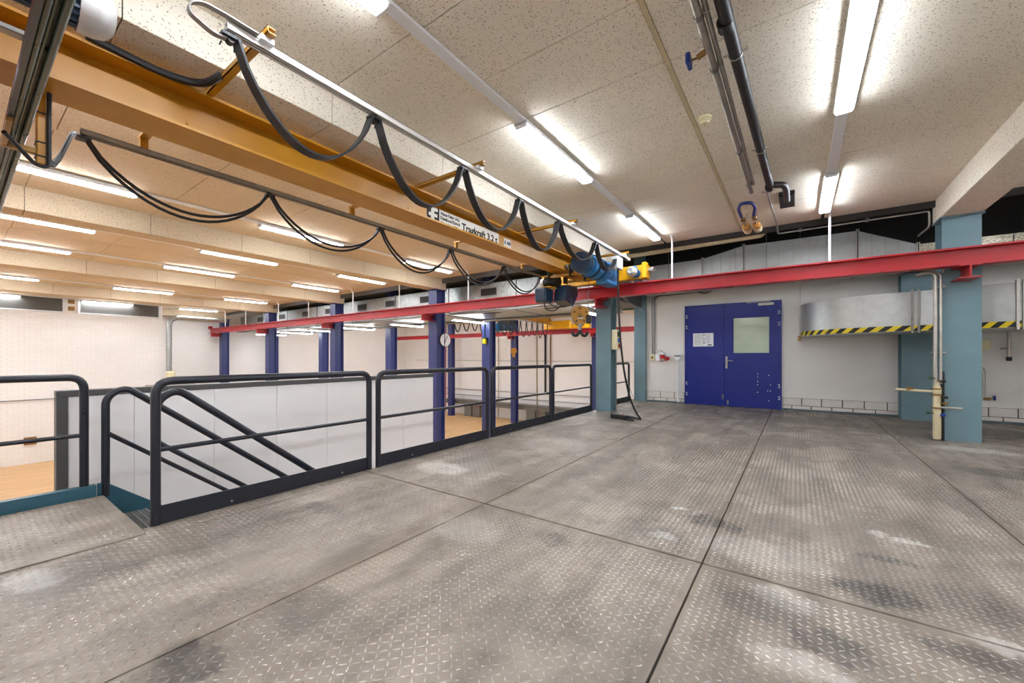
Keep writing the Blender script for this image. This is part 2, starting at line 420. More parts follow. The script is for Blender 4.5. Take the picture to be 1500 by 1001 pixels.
for i in range(len(PX) - 1):
    for j in range(len(PY) - 1):
        a, b, c, d = PX[i] + .005, PX[i + 1] - .005, PY[j] + .009, PY[j + 1] - .009
        p = MB().bbox(a, b, c, d, -.022, 0, .0012).build('floor_plate', 'deck', fl, False)
        if PX[i] < 4.2 and j > 0: tread_field(a, b, c, d, 'tread_pattern', p)
# small bright screws along the plate edges
for sx in (-1.99, -.43, 1.13):
    for k in range(9):
        y = .75 + k * .95
        for s in (-.03, .03):
            MB().lathe((sx + s, y, 0), (0, 0, 1), [(0, .008), (.002, .007), (.0025, .002)], 8).build('screw', 'chrome', fl)
hf = struct(MB().box(XL - .3, 7.0, -3.0, YF + .1, ZH - .2, ZH).build('hall_floor', 'hall_floor', None, False), 'tan floor of the lower hall', 'floor')
struct(MB().box(-3.56, -3.46, -3.0, YD, ZH, -.31).build('wall_platform', 'white_wall', None, False), 'wall under the edge of the raised deck', 'wall')

# ------------------------------------------------------------------ setting: walls
wl = struct(MB().box(XL - .3, -22.8, -3.0, 5.44, ZH, 3.95).build('wall_left', 'brick', None, False), 'white painted brick wall of the lower hall', 'wall')
struct(MB().box(XL - .3, XL, 5.44, YF + .2, ZH, 3.95).build('wall_left_recess', 'brick', None, False), 'white recessed end wall beside the brick wall', 'wall')
struct(MB().box(XL, 7.2, YF, YF + .2, ZH, 3.95).build('wall_far', 'white_wall', None, False), 'white far wall of the second hall', 'wall')
wb = struct(MB().box(-3.2, 7.2, YD, YD + .2, ZH, 3.95).build('wall_back', 'back_wall', None, False), 'off-white wall with the blue double door', 'wall')
struct(MB().box(-3.3, -3.2, 10.72, YF, ZH, 3.95).build('wall_side', 'white_wall', None, False), 'white side wall of the second hall', 'wall')
struct(MB().box(XL, 7.2, -3.2, -3.0, ZH, 3.95).build('wall_rear', 'white_wall', None, False), 'white wall behind the deck', 'wall')
struct(MB().box(7.0, 7.2, -3.0, YD, ZH, 3.95).build('wall_right', 'white_wall', None, False), 'white wall at the end of the deck', 'wall')
# block courses at the foot of the door wall
def courses(x0, x1):
    MB().box(x0, x1, YD - .006, YD, .035, .27).build('mortar_bed', 'mortar', wb, False)
    MB().bbox(x0, x1, YD - .045, YD, 0, .03, .004).build('kerb', 'kerb', wb, False)
    for row, (z0, z1, ph) in enumerate(((.115, .265, 0.0), (.04, .105, .17))):
        x = x0 - ph
        while x < x1:
            a = max(x, x0) + .008; b = min(x + .335, x1) - .008
            if b - a > .03: MB().bbox(a, b, YD - .022 - .01 * row, YD, z0, z1, .004).build('block', 'block', wb, False)
            x += .335
courses(-3.16, -2.25); courses(-.25, 1.62); courses(2.05, 6.95)

# ------------------------------------------------------------------ setting: ceiling
ce = struct(MB().box(XL, 7.2, -3.0, CE, ZC + .03, ZC + .12).build('ceiling', 'dark_gap', None, False), 'ceiling of speckled mineral tiles', 'ceiling')
struct(MB().box(XL, -3.2, CE, YF, 3.95, 4.05).build('ceiling_slab', 'slab', None, False), 'raw slab above the ducts of the lower hall', 'ceiling')
struct(MB().box(-3.2, 7.2, CE, YD + .2, 3.95, 4.05).build('ceiling_void', 'shade_and_trim', None, False), 'slab above the ducts over the deck, shade painted into its colour', 'ceiling')  # same slab as over the hall, darkened in colour to stand for shade
struct(MB().box(-3.2, 7.0, YD - .06, YD - .002, 2.95, 3.95).build('wall_shade', 'shade_and_trim', None, False), 'sheet on the upper door wall behind the ducts, painted dark as shade', 'wall')  # thin dark sheet standing in for shade on the wall
for i in range(6):
    L, Rr = BC[i + 1] + .2, BC[i] - .2
    t1, t2 = BC[i + 1] + 1.22, BC[i + 1] + 3.67; mid = BC[i + 1] + 2.53
    strips = [(L, t1 - .02, 1.275, 1.85), (t1 + .02, mid - .018, .6375 if i == 1 else 1.275, 1.87), (mid + .018, t2 - .02, 1.275, 3.16), (t2 + .02, Rr, 1.275, 3.16)]
    for (a, b, st, ph) in strips:
        y = ph - st * math.ceil((ph + 2.6) / st)
        while y < CE - .02:
            y1 = min(y + st, CE)
            MB().bbox(a + .002, b - .002, y + .003, y1 - .003, ZC + random.uniform(-.001, .001), ZC + .03, .002).build('ceiling_panel', 'tile' if i < 2 else 'tile_hall', ce, False)
            y += st
    MB().box(mid - .016, mid + .016, -3, CE, ZC - .004, ZC + .03).build('panel_joint_strip', 'beige_pipe' if i < 2 else 'tile_hall', ce, False)
for k, x in enumerate(BC):
    bm_ = struct(MB().box(x - .19, x + .19, -3, 8.33, ZB + .012, 3.94).build('ceiling_beam', 'dark_gap', None, False), 'ceiling downstand beam clad in speckled panels', 'beam')
    bm_['group'] = 'downstand beams'
    y = 1.835 - 1.265 * 4
    while y < 8.3:
        y1 = min(y + 1.265, 8.34)
        for sx in (-1, 1):
            a, b = sorted((x + sx * .2, x + sx * .188)); MB().bbox(a, b, y + .003, y1 - .003, ZB + .004, ZC + .02, .002).build('side_panel', 'tile_beam' if k < 3 else 'beam_hall', bm_, False)
        MB().bbox(x - .198, x + .198, y + .003, y1 - .003, ZB, ZB + .012, .002).build('soffit_panel', 'tile_beam' if k < 3 else 'beam_hall', bm_, False)
        y += 1.265
# dark edge strips where the ceiling stops
for i in range(6):
    struct(MB().box(BC[i + 1] + .2, BC[i] - .2, CE, CE + .05, ZC - .13 if i > 1 else ZC - .09, ZC + .12).build('trim_%d' % (i + 1), 'dark_grey' if i > 1 else 'shade_and_trim', None, False), 'dark edge strip closing the end of the suspended ceiling', 'trim')

# ------------------------------------------------------------------ lights
def batten(x, y0, z, label, group, ln=1.5, wd=.125):
    t = thing('ceiling_light', label, 'light', (x, y0 + ln / 2, z), group)
    MB().bbox(x - wd / 2 - .01, x + wd / 2 + .01, y0, y0 + ln, z + .026, z + .062, .006).build('housing', 'white_metal', t, False)
    MB().bbox(x - wd / 2, x + wd / 2, y0 + .03, y0 + ln - .03, z, z + .026, .009).build('diffuser', 'lamp', t, False)
    for e in (y0, y0 + ln - .03): MB().bbox(x - wd / 2, x + wd / 2, e, e + .03, z, z + .054, .01).build('end_cap', 'white_metal', t, False)
    return t
for i in range(6):
    for j, off in enumerate((1.22, 3.67)):
        x = BC[i + 1] + off
        if i == 1: lab, g = (('white LED batten beside the crane\'s pale cable channel', 'battens beside the crane') if j == 0 else ('white LED batten beside the black drain pipe', 'battens beside the drain pipe'))
        elif i == 0: lab, g = 'LED batten beyond the beam at the teal column', 'battens past the teal column'
        else: lab, g = 'slim white LED batten on the tiled ceiling of the lower hall', 'battens of the lower hall'
        ys = (.08, 3.1, 6.1) if i < 2 else (-.02, 2.97, 5.98)
        for e, y0 in enumerate((-2.9,) + ys):
            if i > 1: lab = 'slim LED batten %s, %s light strip beyond the yellow crane' % (('next to the rear wall', 'second from the rear wall', 'second from the passage', 'next to the passage')[e], ('zeroth', 'first', 'second', 'third', 'fourth', 'fifth', 'sixth', 'seventh', 'eighth')[(i - 2) * 2 + (2 - j)])
            batten(x, y0, ZC - .09, lab if i > 1 else lab + (', next to the rear wall', ', second from the rear wall', ', second from the red runway', ', end by the red runway')[e], g)
        tr = MB().bbox(x - .045, x + .045, -3, CE - .5, ZC - .027, ZC - .002, .004).build('light_trunking', 'white_metal', None, False)
        tag(tr, 'white trunking that joins the battens along ' + ('the pale cable channel of the crane' if i == 1 and j == 0 else 'the black drain pipe' if i == 1 else 'a strip beyond the teal column' if i == 0 else 'the %s strip beyond the yellow crane' % ('first', 'second', 'third', 'fourth', 'fifth', 'sixth', 'seventh', 'eighth')[(i - 2) * 2 + 1 - j]), 'trunking', 'light trunking')
for x, w_ in ((-4.4, 'first'), (-8.62, 'second'), (-11.6, 'third'), (-14.6, 'fourth'), (-17.1, 'fifth'), (-19.6, 'sixth'), (-22.3, 'seventh')):
    batten(x, 8.95, 2.27, 'white LED batten hung below the passage duct, %s from the teal columns' % w_, 'battens below the passage duct')
for x in (-5.2, -8.2, -11.8, -15.0, -18.2, -21.4):
    for y0 in (11.4, 14.2, 17.0): batten(x, y0, ZC - .09, 'white LED batten on the ceiling of the second hall', 'battens of the second hall')
struct(MB().box(XL, -3.3, 10.85, YF, ZC, ZC + .08).build('ceiling_second_hall', 'tile', None, False), 'speckled ceiling of the second hall', 'ceiling')

# ------------------------------------------------------------------ steel columns
def column(x, y, z0, z1, mat, label, group, wd=.33, dp=.33, plate=True):
    t = thing('steel_column', label, 'column', (x, y + dp / 2, z0), group)
    h = wd / 2; tf = .022
    m = MB(); m.box(x - h, x + h, y, y + tf, z0, z1); m.box(x - h, x + h, y + dp - tf, y + dp, z0, z1); m.box(x - .09, x + .09, y + tf, y + dp - tf, z0, z1)
    m.build('shaft', mat, t, False)
    if plate: MB().bbox(x - h - .03, x + h + .03, y - .03, y + dp + .03, z1 - .012, z1 + .008, .003).build('cap_plate', mat, t, False)
    MB().bbox(x - h - .04, x + h + .04, y - .04, y + dp + .04, z0, z0 + .015, .003).build('base_plate', mat, t, False) if z0 < -1 else None
    return t
column(BC[2], 8.0, 0, ZB - .01, 'teal', 'teal steel column with a cream socket box on its side', None)
column(BC[1], 7.95, 0, ZB - .01, 'teal', 'teal steel column with chrome pipes running down beside it', None, .37)
column(BC[2] + .0, 10.42, 0, 3.94, 'teal', 'teal steel column next to the corner of the door wall', None, .3, .08, False)
column(BC[1] - .05, 10.15, 0, 2.68, 'teal', 'shaded teal steel column behind the chrome pipes, below the striped duct', None, .4, .3, False)
for x in BC[3:]:
    column(x, 8.0, ZH, ZB - .01, 'navy', 'navy blue steel column carrying the near red runway', 'navy columns of the near runway')
    column(x, 10.4, ZH, 3.94, 'navy', 'navy blue steel column on the far side of the passage duct', 'navy columns behind the duct', plate=False)
for x in BC[2:]:
    if x > -22: column(x, 19.25, ZH, 3.38, 'navy', 'navy blue steel column carrying the far red runway', 'navy columns of the far runway', plate=False)

# ------------------------------------------------------------------ runways
def runway(y, x0, x1, z0, z1, cols, label, wd=.2, coly=8.0):
    t = thing('crane_runway', label, 'beam', ((x0 + x1) / 2, y, z0))
    MB().ibeam('x', y, z0, z1, wd, x0, x1, .02, .014).build('rail_beam', 'red', t, False)
    for x in cols:
        m = MB(); m.box(x - .1, x + .1, y - .13, coly, z0 - .175, z0 - .16); m.box(x - .1, x + .1, y - .13, coly, z0 - .016, z0); m.box(x - .008, x + .008, y - .13, coly, z0 - .16, z0 - .016)
        m.build('bracket', 'red', t, False)
    k = x0 + .4
    while k < x1:
        MB().lathe((k, y - .05, z0 - .022), (0, 0, 1), [(0, .012), (.012, .018), (.022, .018)], 6).build('bolt', 'dark_gap', t); k += 1.1
    MB().box(x0, x0 + .02, y - .09, y + .09, z1, z1 + .13).build('end_stop', 'red', t, False)
    return t
runway(7.72, -24.4, 6.9, 2.345, 2.58, BC[1:], 'near red runway beam across the room below the crane')
runway(18.85, -24.0, -3.4, 2.36, 2.60, [x for x in BC[2:] if x > -22], 'far red runway beam of the second hall', coly=19.25)
runway(-.12, -24.4, 6.9, 2.365, 2.60, BC[3:5], 'red runway beam carrying the other end of the yellow crane', coly=-.5)
for k, x in enumerate((.41, -1.885, -6.92, -9.66, -12.03, -14.87, -17.23, -20.35, -22.67)):
    tp = ZC if x > -3 else ZC
    o = MB().tube(rounded([(x, 7.78, 2.582), (x, 7.78, tp - .09), (x - .0, 7.70, tp)], .05), .017, 8).build('support_rod', 'white_metal')
    tag(o, 'white rod from the ceiling down to the near red runway, ' + ('near the drain pipe', 'near the crane motor', 'first beyond the crane', 'second beyond the crane', 'third beyond the crane', 'fourth beyond the crane', 'fifth beyond the crane', 'sixth beyond the crane', 'last before the brick wall')[k], 'rod', 'rods above the near runway')

# ------------------------------------------------------------------ yellow crane
cr = thing('overhead_crane', 'ochre yellow overhead crane with pale cable channel and load sign', 'crane', (-3.465, 3.8, 2.60))
GX, G0, G1 = -3.465, 2.675, 2.965
gd = MB().ibeam('y', GX, G0, G1, .31, .12, 7.5, .019, .012).build('girder', 'yellow', cr, False)
for y in (.95, 2.9):
    m = MB(); q = [(GX + .006, G0 + .019), (GX + .13, G0 + .019)] + [(GX + .006 + .124 * (1 - math.sin(a)), G0 + .019 + .11 * (1 - math.cos(a))) for a in (R(25), R(50), R(75), R(90))]
    m.prism(q, 'y', y, y + .01); m.build('gusset', 'yellow', gd, False)
# end carriages
for y, nm in ((7.72, 1), (-.12, 2)):
    c = MB(); c.bbox(-4.6, -2.3, y - .1, y + .1, 2.64, 2.9, .008); c.build('end_carriage', 'yellow_bright' if nm == 1 else 'yellow', cr, False)
    for x in (-4.45, -2.5): MB().lathe((x, y - .06, 2.657 if nm == 1 else 2.677), (0, 1, 0), [(0, .075), (.02, .075), (.02, .062), (.1, .062), (.1, .075), (.12, .075)], 20).build('wheel', 'steel', cr)
    for x in (-4.6, -2.3):
        s = 1 if x > -3 else -1
        MB().lathe((x, y, 2.8), (s, 0, 0), [(0, .03), (.03, .03), (.03, .05), (.09, .055), (.1, .04)], 12).build('buffer', 'grey_cable', cr)
def motor(x, y, z, dy, scale=1.0, cap=1.0):
    k = scale
    b = MB(); b.lathe((x, y, z), (0, dy, 0), [(0, .085 * k), (.05 * k, .09 * k), (.05 * k, .075 * k), (.22 * k, .075 * k)], 20)
    for a in range(20):
        an = 2 * math.pi * a / 20
        b.tube([(x + math.cos(an) * .077 * k, y + dy * .05 * k, z + math.sin(an) * .077 * k), (x + math.cos(an) * .077 * k, y + dy * .22 * k, z + math.sin(an) * .077 * k)], .008 * k, 4)
    b.bbox(x - .05 * k, x + .05 * k, min(y + dy * .07 * k, y + dy * .17 * k), max(y + dy * .07 * k, y + dy * .17 * k), z + .07 * k, z + .125 * k, .006)
    ob = b.build('travel_motor', 'hoist_blue' if dy < 0 else 'hoist_dark', cr)
    MB().lathe((x, y + dy * .22 * k, z), (0, dy, 0), [(0, .092 * k), (.07 * k * cap, .092 * k), (.12 * k * cap, .082 * k), (.15 * k * cap, .06 * k), (.155 * k * cap, .045 * k), (.13 * k * cap, .04 * k)], 22).build('fan_cover', 'motor_cap', ob)
motor(-2.5, 7.62, 2.74, -1, .95)
motor(-2.74, .07, 2.80, 1, 1.25, .65)
MB().bbox(-2.36, -2.28, 7.5, 7.64, 2.63, 2.92, .006).build('gear_cover', 'yellow_bright', cr, False)
# arms and cable channels
arms = (1.03, 2.91, 4.87, 6.88)
for y in arms:
    m = MB(); m.box(-3.5, -2.40, y - .005, y + .04, G1 + .028, G1 + .034); m.box(-3.5, -2.40, y - .005, y + .001, G1, G1 + .034); m.box(-3.5, -2.40, y - .005, y + .04, G1, G1 + .006)
    a = m.build('channel_arm', 'yellow', cr, False)
    MB().box(-2.52, -2.44, y - .02, y + .05, G1 - .03, G1).build('hanger_clip', 'white_metal', a, False)
for y in (.93, 2.83, 4.65, 6.53):
    m = MB(); m.box(-4.43, -3.5, y - .03, y + .03, G1 - .012, G1 + .005); m.box(-4.42, -4.38, y - .025, y + .025, 2.86, G1 - .012)
    m.build('channel_arm', 'yellow', cr, False)
def channel(x, z, y0, y1, mat, wd=.05, hgt=.045):
    t = .005; m = MB()
    m.box(x - wd / 2, x + wd / 2, y0, y1, z + hgt - t, z + hgt); m.box(x - wd / 2, x - wd / 2 + t, y0, y1, z, z + hgt); m.box(x + wd / 2 - t, x + wd / 2, y0, y1, z, z + hgt)
    m.box(x - wd / 2, x - wd / 2 + .016, y0, y1, z, z + t); m.box(x + wd / 2 - .016, x + wd / 2, y0, y1, z, z + t)
    return m.build('cable_channel', mat, cr, False)
channel(-2.5, 2.905, .86, 7.2, 'rail_white'); channel(-4.4, 2.825, .57, 7.3, 'steel')
def sagpath(p0, p1, low, n=18):
    p0 = Vector(p0); p1 = Vector(p1); out = []
    for i in range(n + 1):
        t = i / n; q = p0.lerp(p1, t); s = 1 - (2 * t - 1) ** 2
        s = s ** .8; q.z = q.z - (q.z - low) * s; out.append(q)
    return out
hang = [.88, 1.786, 2.734, 3.657, 4.544, 5.70, 6.95]; lows = [2.43, 2.40, 2.44, 2.43, 2.52, 2.55]
for i in range(6):
    MB().ribbon(sagpath((-2.5, hang[i] + .03, 2.875), (-2.5, hang[i + 1] - .03, 2.875) if i < 5 else (-2.5, 6.512, 2.80), lows[i]), (1, 0, 0), .075, .013).build('festoon_cable', 'rubber', cr)
for y in hang:
    m = MB(); m.box(-2.53, -2.47, y - .045, y + .045, 2.868, 2.885); m.box(-2.505, -2.495, y - .02, y + .02, 2.885, 2.91); m.cyl((-2.52, y, 2.865), (-2.48, y, 2.865), .02)
    for s in (-1, 1): m.tube([(-2.53, y + s * .03, 2.86), (-2.545, y + s * .035, 2.84)], .004, 5)
    m.build('cable_carrier', 'black', cr)
lp = rounded([(-2.5, .86, 2.86), (-2.5, .80, 2.85), (-2.5, .70, 2.89), (-2.49, .695, 2.93), (-2.48, .745, 2.965), (-2.47, .84, 2.965), (-2.46, .95, 2.955), (-2.46, 1.0, 2.955)], .08, 5)
MB().ribbon(lp, (1, 0, 0), .035, .008).build('cable_loop', 'grey_cable', cr)
hang2 = [.586, 1.90, 3.236, 4.53, 5.92, 7.2]; low2 = [2.40, 2.42, 2.38, 2.40, 2.42]
for i in range(5):
    for dx in (-.02, .02): MB().tube(sagpath((-4.4 + dx, hang2[i] + .02, 2.80), (-4.4 + dx, hang2[i + 1] - .02, 2.80), low2[i] + dx), .0135, 8).build('festoon_cable', 'rubber', cr)
for y in hang2:
    m = MB(); m.bbox(-4.44, -4.36, y - .04, y + .04, 2.79, 2.812, .004); m.box(-4.405, -4.395, y - .015, y + .015, 2.81, 2.83); m.build('cable_carrier', 'black', cr)
# hanging bar and collector at the near end
hb = MB().bbox(-3.64, -3.565, .29, .325, 2.27, G0 + .02, .004).build('hanging_bar', 'yellow', cr, False)
for z in (2.31, 2.39, 2.56): MB().bbox(-3.645, -3.56, .285, .33, z, z + .008, .002).build('cable_tie', 'black', hb, False)
MB().tube(rounded([(-3.47, .33, G0 + .06), (-3.55, .335, G0 - .03), (-3.555, .335, 2.40), (-3.55, .335, 2.25), (-3.5, .28, 2.235), (-3.3, .16, 2.30)], .08), .011, 8).build('supply_cable', 'rubber', cr)
for d in (0, .022): MB().tube(rounded([(-3.6, .34, 2.30 + d), (-3.7, .365, 2.31 + d), (-3.85, .41, 2.42 + d), (-4.15, .495, 2.70 + d), (-4.28, .53, 2.785), (-4.4, .57, 2.80)], .1), .010, 8).build('supply_cable', 'ink', cr)
MB().bbox(-3.62, -3.2, .16, .185, 2.328, 2.354, .003).build('collector_arm', 'brass', cr, False); MB().bbox(-3.62, -3.585, .17, .30, 2.326, 2.358, .003).build('collector_arm', 'brass', cr, False)
# black flat cable along the girder top, ends at the first arm
MB().tube(rounded([(-3.30, .45, G1 + .02), (-3.31, .78, G1 - .0), (-3.24, .98, G1 + .0), (-3.05, 1.02, G1 + .012)], .12), .024, 8).build('cable_conduit', 'rubber', cr)
# load sign
SX = GX + .0075
sg = MB().bbox(SX - .002, SX + .002, 3.37, 4.53, G0 + .035, G0 + .228, .001).build('load_sign', 'sign_white', cr, False)
lg = MB().bbox(SX - .002, SX + .002, 3.175, 3.368, G0 + .035, G0 + .228, .001).build('logo_plate', 'ink', cr, False)
m = MB(); z0 = G0 + .04; y0 = 3.235
q = [(y0, z0), (y0 + .05, z0), (y0 + .05, z0 + .075), (y0 + .10, z0 + .075), (y0 + .10, z0 + .113), (y0 + .05, z0 + .113), (y0 + .05, z0 + .13), (y0 + .06, z0 + .143), (y0 + .105, z0 + .143), (y0 + .105, z0 + .182), (y0 + .04, z0 + .182), (y0 + .012, z0 + .17), (y0, z0 + .145), (y0, z0 + .113), (y0 - .035, z0 + .113), (y0 - .035, z0 + .075), (y0, z0 + .075)]
m.prism(q, 'x', SX + .002, SX + .004); m.build('lettering', 'sign_white', lg, False)
UY, UZ = (0, 1, 0), (0, 0, 1)
text('Hans Fehr AG', .05, (SX + .002, 3.39, G0 + .172), UY, UZ, 'ink', sg, width=.32)
text('Dietikon/Zürich', .05, (SX + .002, 3.385, G0 + .117), UY, UZ, 'ink', sg, width=.34)
text('Baujahr 1971', .05, (SX + .002, 3.40, G0 + .058), UY, UZ, 'ink', sg, width=.29)
text('Tragkraft 3.2 t', .125, (SX + .002, 3.76, G0 + .085), UY, UZ, 'ink', sg, width=.74)
ks = MB().bbox(SX - .002, SX + .002, 4.66, 4.83, G0 + .085, G0 + .20, .001).build('number_plate', 'sign_white', cr, False)
text('K 400', .07, (SX + .002, 4.67, G0 + .118), UY, UZ, 'ink', ks, width=.15)
# channel end box
eb = MB().bbox(-2.56, -2.46, 6.52, 6.78, 2.66, 2.86, .008).build('junction_box', 'white_metal', cr, False)
MB().box(-2.53, -2.47, 6.58, 6.70, 2.86, 2.905).build('bracket', 'steel', eb, False)

# green conductor bars along the near runway
cb = thing('conductor_bars', 'dark green conductor bars along the crane runway by the yellow hanging bar', 'bars', (-4, .16, 2.33))
MB().box(-9, 1.5, .168, .186, 2.36, 2.41).build('backing_strip', 'dark_grey', cb, False)
for y, z, r in ((.197, 2.385, .012), (.243, 2.40, .013), (.216, 2.40, .007)): MB().cyl((-9, y, z), (1.5, y, z), r, n=12).build('bar', 'green', cb)
MB().box(-9, 1.5, .2, .236, 2.412, 2.42).build('gap_strip', 'black', cb, False)
for x in (-1.55, -2.5, -4.2, -6, -8):
    MB().bbox(x - .025, x + .025, .06, .258, 2.412, 2.435, .004).build('clamp', 'steel', cb, False); MB().box(x - .02, x + .02, -.02, .08, 2.40, 2.42).build('clamp', 'steel', cb, False)

# ------------------------------------------------------------------ hoist of the yellow crane
ho = thing('electric_hoist', 'blue electric hoist with yellow hook block under the yellow crane', 'hoist', (-3.4, 6.9, 1.55))
HX, HZ = -2.86, 2.69
m = MB(); m.lathe((HX, 5.92, HZ), (0, 1, 0), [(0, .11), (.01, .155), (.05, .172), (.20, .172), (.20, .15), (.24, .15), (.24, .178), (.36, .178), (.36, .155), (.42, .155), (.42, .188), (.60, .188), (.60, .165), (.68, .165), (.68, .195), (1.15, .195), (1.3, .16), (1.36, .07)], 26)
dr = m.build('drum_motor', 'hoist_blue', ho)
MB().lathe((HX, 5.90, HZ), (0, 1, 0), [(0, .12), (.02, .168), (.16, .177), (.16, .1)], 24).build('end_cover', 'hoist_dark', dr)
for yy in (6.30, 6.52, 6.9):
    MB().lathe((HX, yy, HZ), (0, 1, 0), [(0, .2), (.03, .2)], 24).build('band', 'hoist_dark', dr)
MB().bbox(HX - .1, HX + .12, 6.75, 7.3, HZ - .23, HZ - .1, .03).build('gear_housing', 'hoist_blue', ho)
for yy in (6.35, 6.95):
    MB().box(-3.72, HX, yy, yy + .05, 2.59, 2.63).build('trolley_bar', 'yellow', ho, False)
    for x in (-3.56, -3.37): MB().lathe((x, yy + .025, G0 + .0755), (1 if x > GX else -1, 0, 0), [(0, .045), (.03, .045), (.03, .055), (.04, .055)], 16).build('trolley_wheel', 'steel', ho)
    for x in (-3.68, -3.25): MB().box(x - .012, x + .012, yy - .05, yy + .1, 2.58, 2.78).build('trolley_plate', 'black', ho, False)
MB().bbox(-3.98, -3.74, 6.30, 6.62, 2.16, 2.43, .03).build('control_box', 'hoist_dark', ho)
m = MB(); m.prism([(6.62, 2.2), (6.95, 2.13), (7.15, 2.36), (7.12, 2.52), (6.7, 2.5)], 'x', -3.75, -3.5); m.build('gearbox', 'hoist_dark', ho, False)
mm = MB(); mm.lathe((-3.95, 6.60, 2.565), (1, 0, 0), [(0, .05), (.03, .085), (.1, .09), (.1, .08), (.3, .08), (.3, .09), (.34, .09)], 20)
for k in range(6): mm.lathe((-3.82 + k * .035, 6.60, 2.565), (1, 0, 0), [(0, .095), (.012, .095)], 20)
mm.build('trolley_motor', 'black', ho)
MB().lathe((-4.0, 6.60, 2.565), (1, 0, 0), [(0, .04), (.01, .075), (.07, .085)], 18).build('motor_cap', 'motor_cap', ho)
MB().bbox(-3.95, -3.66, 6.5, 6.75, 2.655, 2.672, .004).build('motor_bracket', 'yellow_bright', ho, False); MB().bbox(-3.96, -3.7, 6.42, 6.7, 2.44, 2.46, .004).build('motor_bracket', 'yellow_bright', ho, False)
MB().tube(rounded([(-3.85, 6.45, 2.17), (-3.84, 6.47, 2.04), (-3.7, 6.6, 2.0), (-3.62, 6.7, 2.14)], .1), .01, 7).build('cable', 'rubber', ho)
MB().tube(rounded([(-3.8, 6.5, 2.17), (-3.7, 6.6, 2.08), (-3.5, 6.8, 2.12)], .08), .008, 7).build('cable', 'rubber', ho)
bx, by = -3.36, 6.95
nrm = Vector((.6, -.8, 0)); sd = Vector((.8, .6, 0))
def disc(c, prof, n=24): return MB().lathe(c, nrm, prof, n)
c0 = Vector((bx, by, 1.93))
blk = MB()
for s in (-1, 1):
    base = c0 + nrm * (.035 * s) - nrm * .012
    ring = []
    P2 = [(-.17, .05), (-.14, .14), (-.07, .175), (.07, .175), (.14, .14), (.17, .05), (.13, -.1), (.06, -.19), (-.06, -.19), (-.13, -.1)]
    a = [base + sd * x + Vector((0, 0, z)) for x, z in P2]; b = [p + nrm * .024 for p in a]; n = len(a)
    blk.add(a + b, [tuple(range(n - 1, -1, -1)), tuple(range(n, 2 * n))] + [(i, (i + 1) % n, (i + 1) % n + n, i + n) for i in range(n)])
hk = blk.build('hook_block', 'yellow', ho, False)
disc(c0 - nrm * .023, [(0, .16), (.046, .16)]).build('sheave', 'steel', hk)
disc(c0 + nrm * .047, [(0, .04), (.02, .04), (.025, .02)], 12).build('axle', 'brass', hk)
for ax_, az_ in ((-.11, .07), (.11, .07), (-.07, -.1), (.07, -.1), (0, .14)): disc(c0 + nrm * .047 + sd * ax_ + Vector((0, 0, az_)), [(0, .018), (.012, .016)], 8).build('bolt', 'dark_gap', hk)
q_ = [c0 + nrm * .0475 + sd * x_ + Vector((0, 0, z_)) for x_, z_ in ((-.06, -.06), (.06, -.06), (.05, -.035), (-.05, -.035))]; MB().add(q_ + [p_ + nrm * .002 for p_ in q_], [(4, 5, 6, 7), (0, 1, 5, 4), (1, 2, 6, 5), (2, 3, 7, 6), (3, 0, 4, 7), (3, 2, 1, 0)]).build('sheave_slot', 'paper', hk, False)
m = MB(); m.cyl((bx, by, 1.66), (bx, by, 1.76), .035); m.cyl((bx, by, 1.74), (bx, by, 1.79), .06); m.build('swivel', 'steel', hk)
m = MB()
for s in (-1, 1):
    pts = [c0 + Vector((0, 0, -.27)), c0 + Vector((0, 0, -.33)) + sd * .02 * s, c0 + Vector((0, 0, -.375)) + sd * .06 * s, c0 + Vector((0, 0, -.375)) + sd * .11 * s, c0 + Vector((0, 0, -.33)) + sd * .145 * s, c0 + Vector((0, 0, -.285)) + sd * .15 * s]
    m.tube(rounded(pts, .05), [.034] * 3 + [.03] * (len(rounded(pts, .05)) - 5) + [.022, .01], 10)
m.build('double_hook', 'black', hk)
MB().bbox(bx + .1, bx + .2, by + .02, by + .1, 1.78, 1.95, .02).build('rope_clamp', 'black', hk)
for s, tz in ((-1, 2.5), (1, 2.55)):
    p = c0 + sd * .155 * s + Vector((0, 0, .1)); MB().tube([p, (p.x + (.02 if s > 0 else -.05), p.y, tz + .12)], .006, 6).build('wire_rope', 'steel', ho)

# pendant control on its cable
pe = thing('pendant_control', 'black pendant control lying on the deck at the end of its hanging cable', 'control', (-2.6, 7.25, 0))
pp = [(-2.5, 6.65, 2.658), (-2.5, 6.66, 2.2), (-2.49, 6.72, 1.5), (-2.47, 6.85, .9), (-2.43, 7.05, .4), (-2.36, 7.2, .12), (-2.30, 7.26, .022), (-2.34, 7.3, .02), (-2.5, 7.42, .02), (-2.72, 7.5, .02), (-2.78, 7.42, .025)]
MB().tube(rounded(pp, .25, 4), .017, 9).build('cable', 'rubber', pe)
MB().tube(rounded([(-2.47, 6.9, .85), (-2.36, 7.05, .4), (-2.30, 7.15, .2), (-2.36, 7.22, .1)], .1), .004, 6).build('strain_wire', 'steel', pe)
d = Vector((.80, -.25, 0)).normalized(); sdv = Vector((-d.y, d.x, 0)); o = Vector((-2.84, 7.22, .004)); u3 = Vector((0, 0, 1))
def orient(mb): mb.v = [tuple(o + d * p[0] + sdv * p[1] + u3 * p[2]) for p in mb.v]; return mb
orient(MB().bbox(0, .36, -.045, .045, 0, .085, .015)).build('handset', 'black', pe)
for k in range(5): orient(MB().lathe((.05 + .055 * k, 0, .083), (0, 0, 1), [(0, .016), (.012, .015), (.014, .006)], 12)).build('button', 'red_plastic' if k == 4 else 'grey_cable', pe)
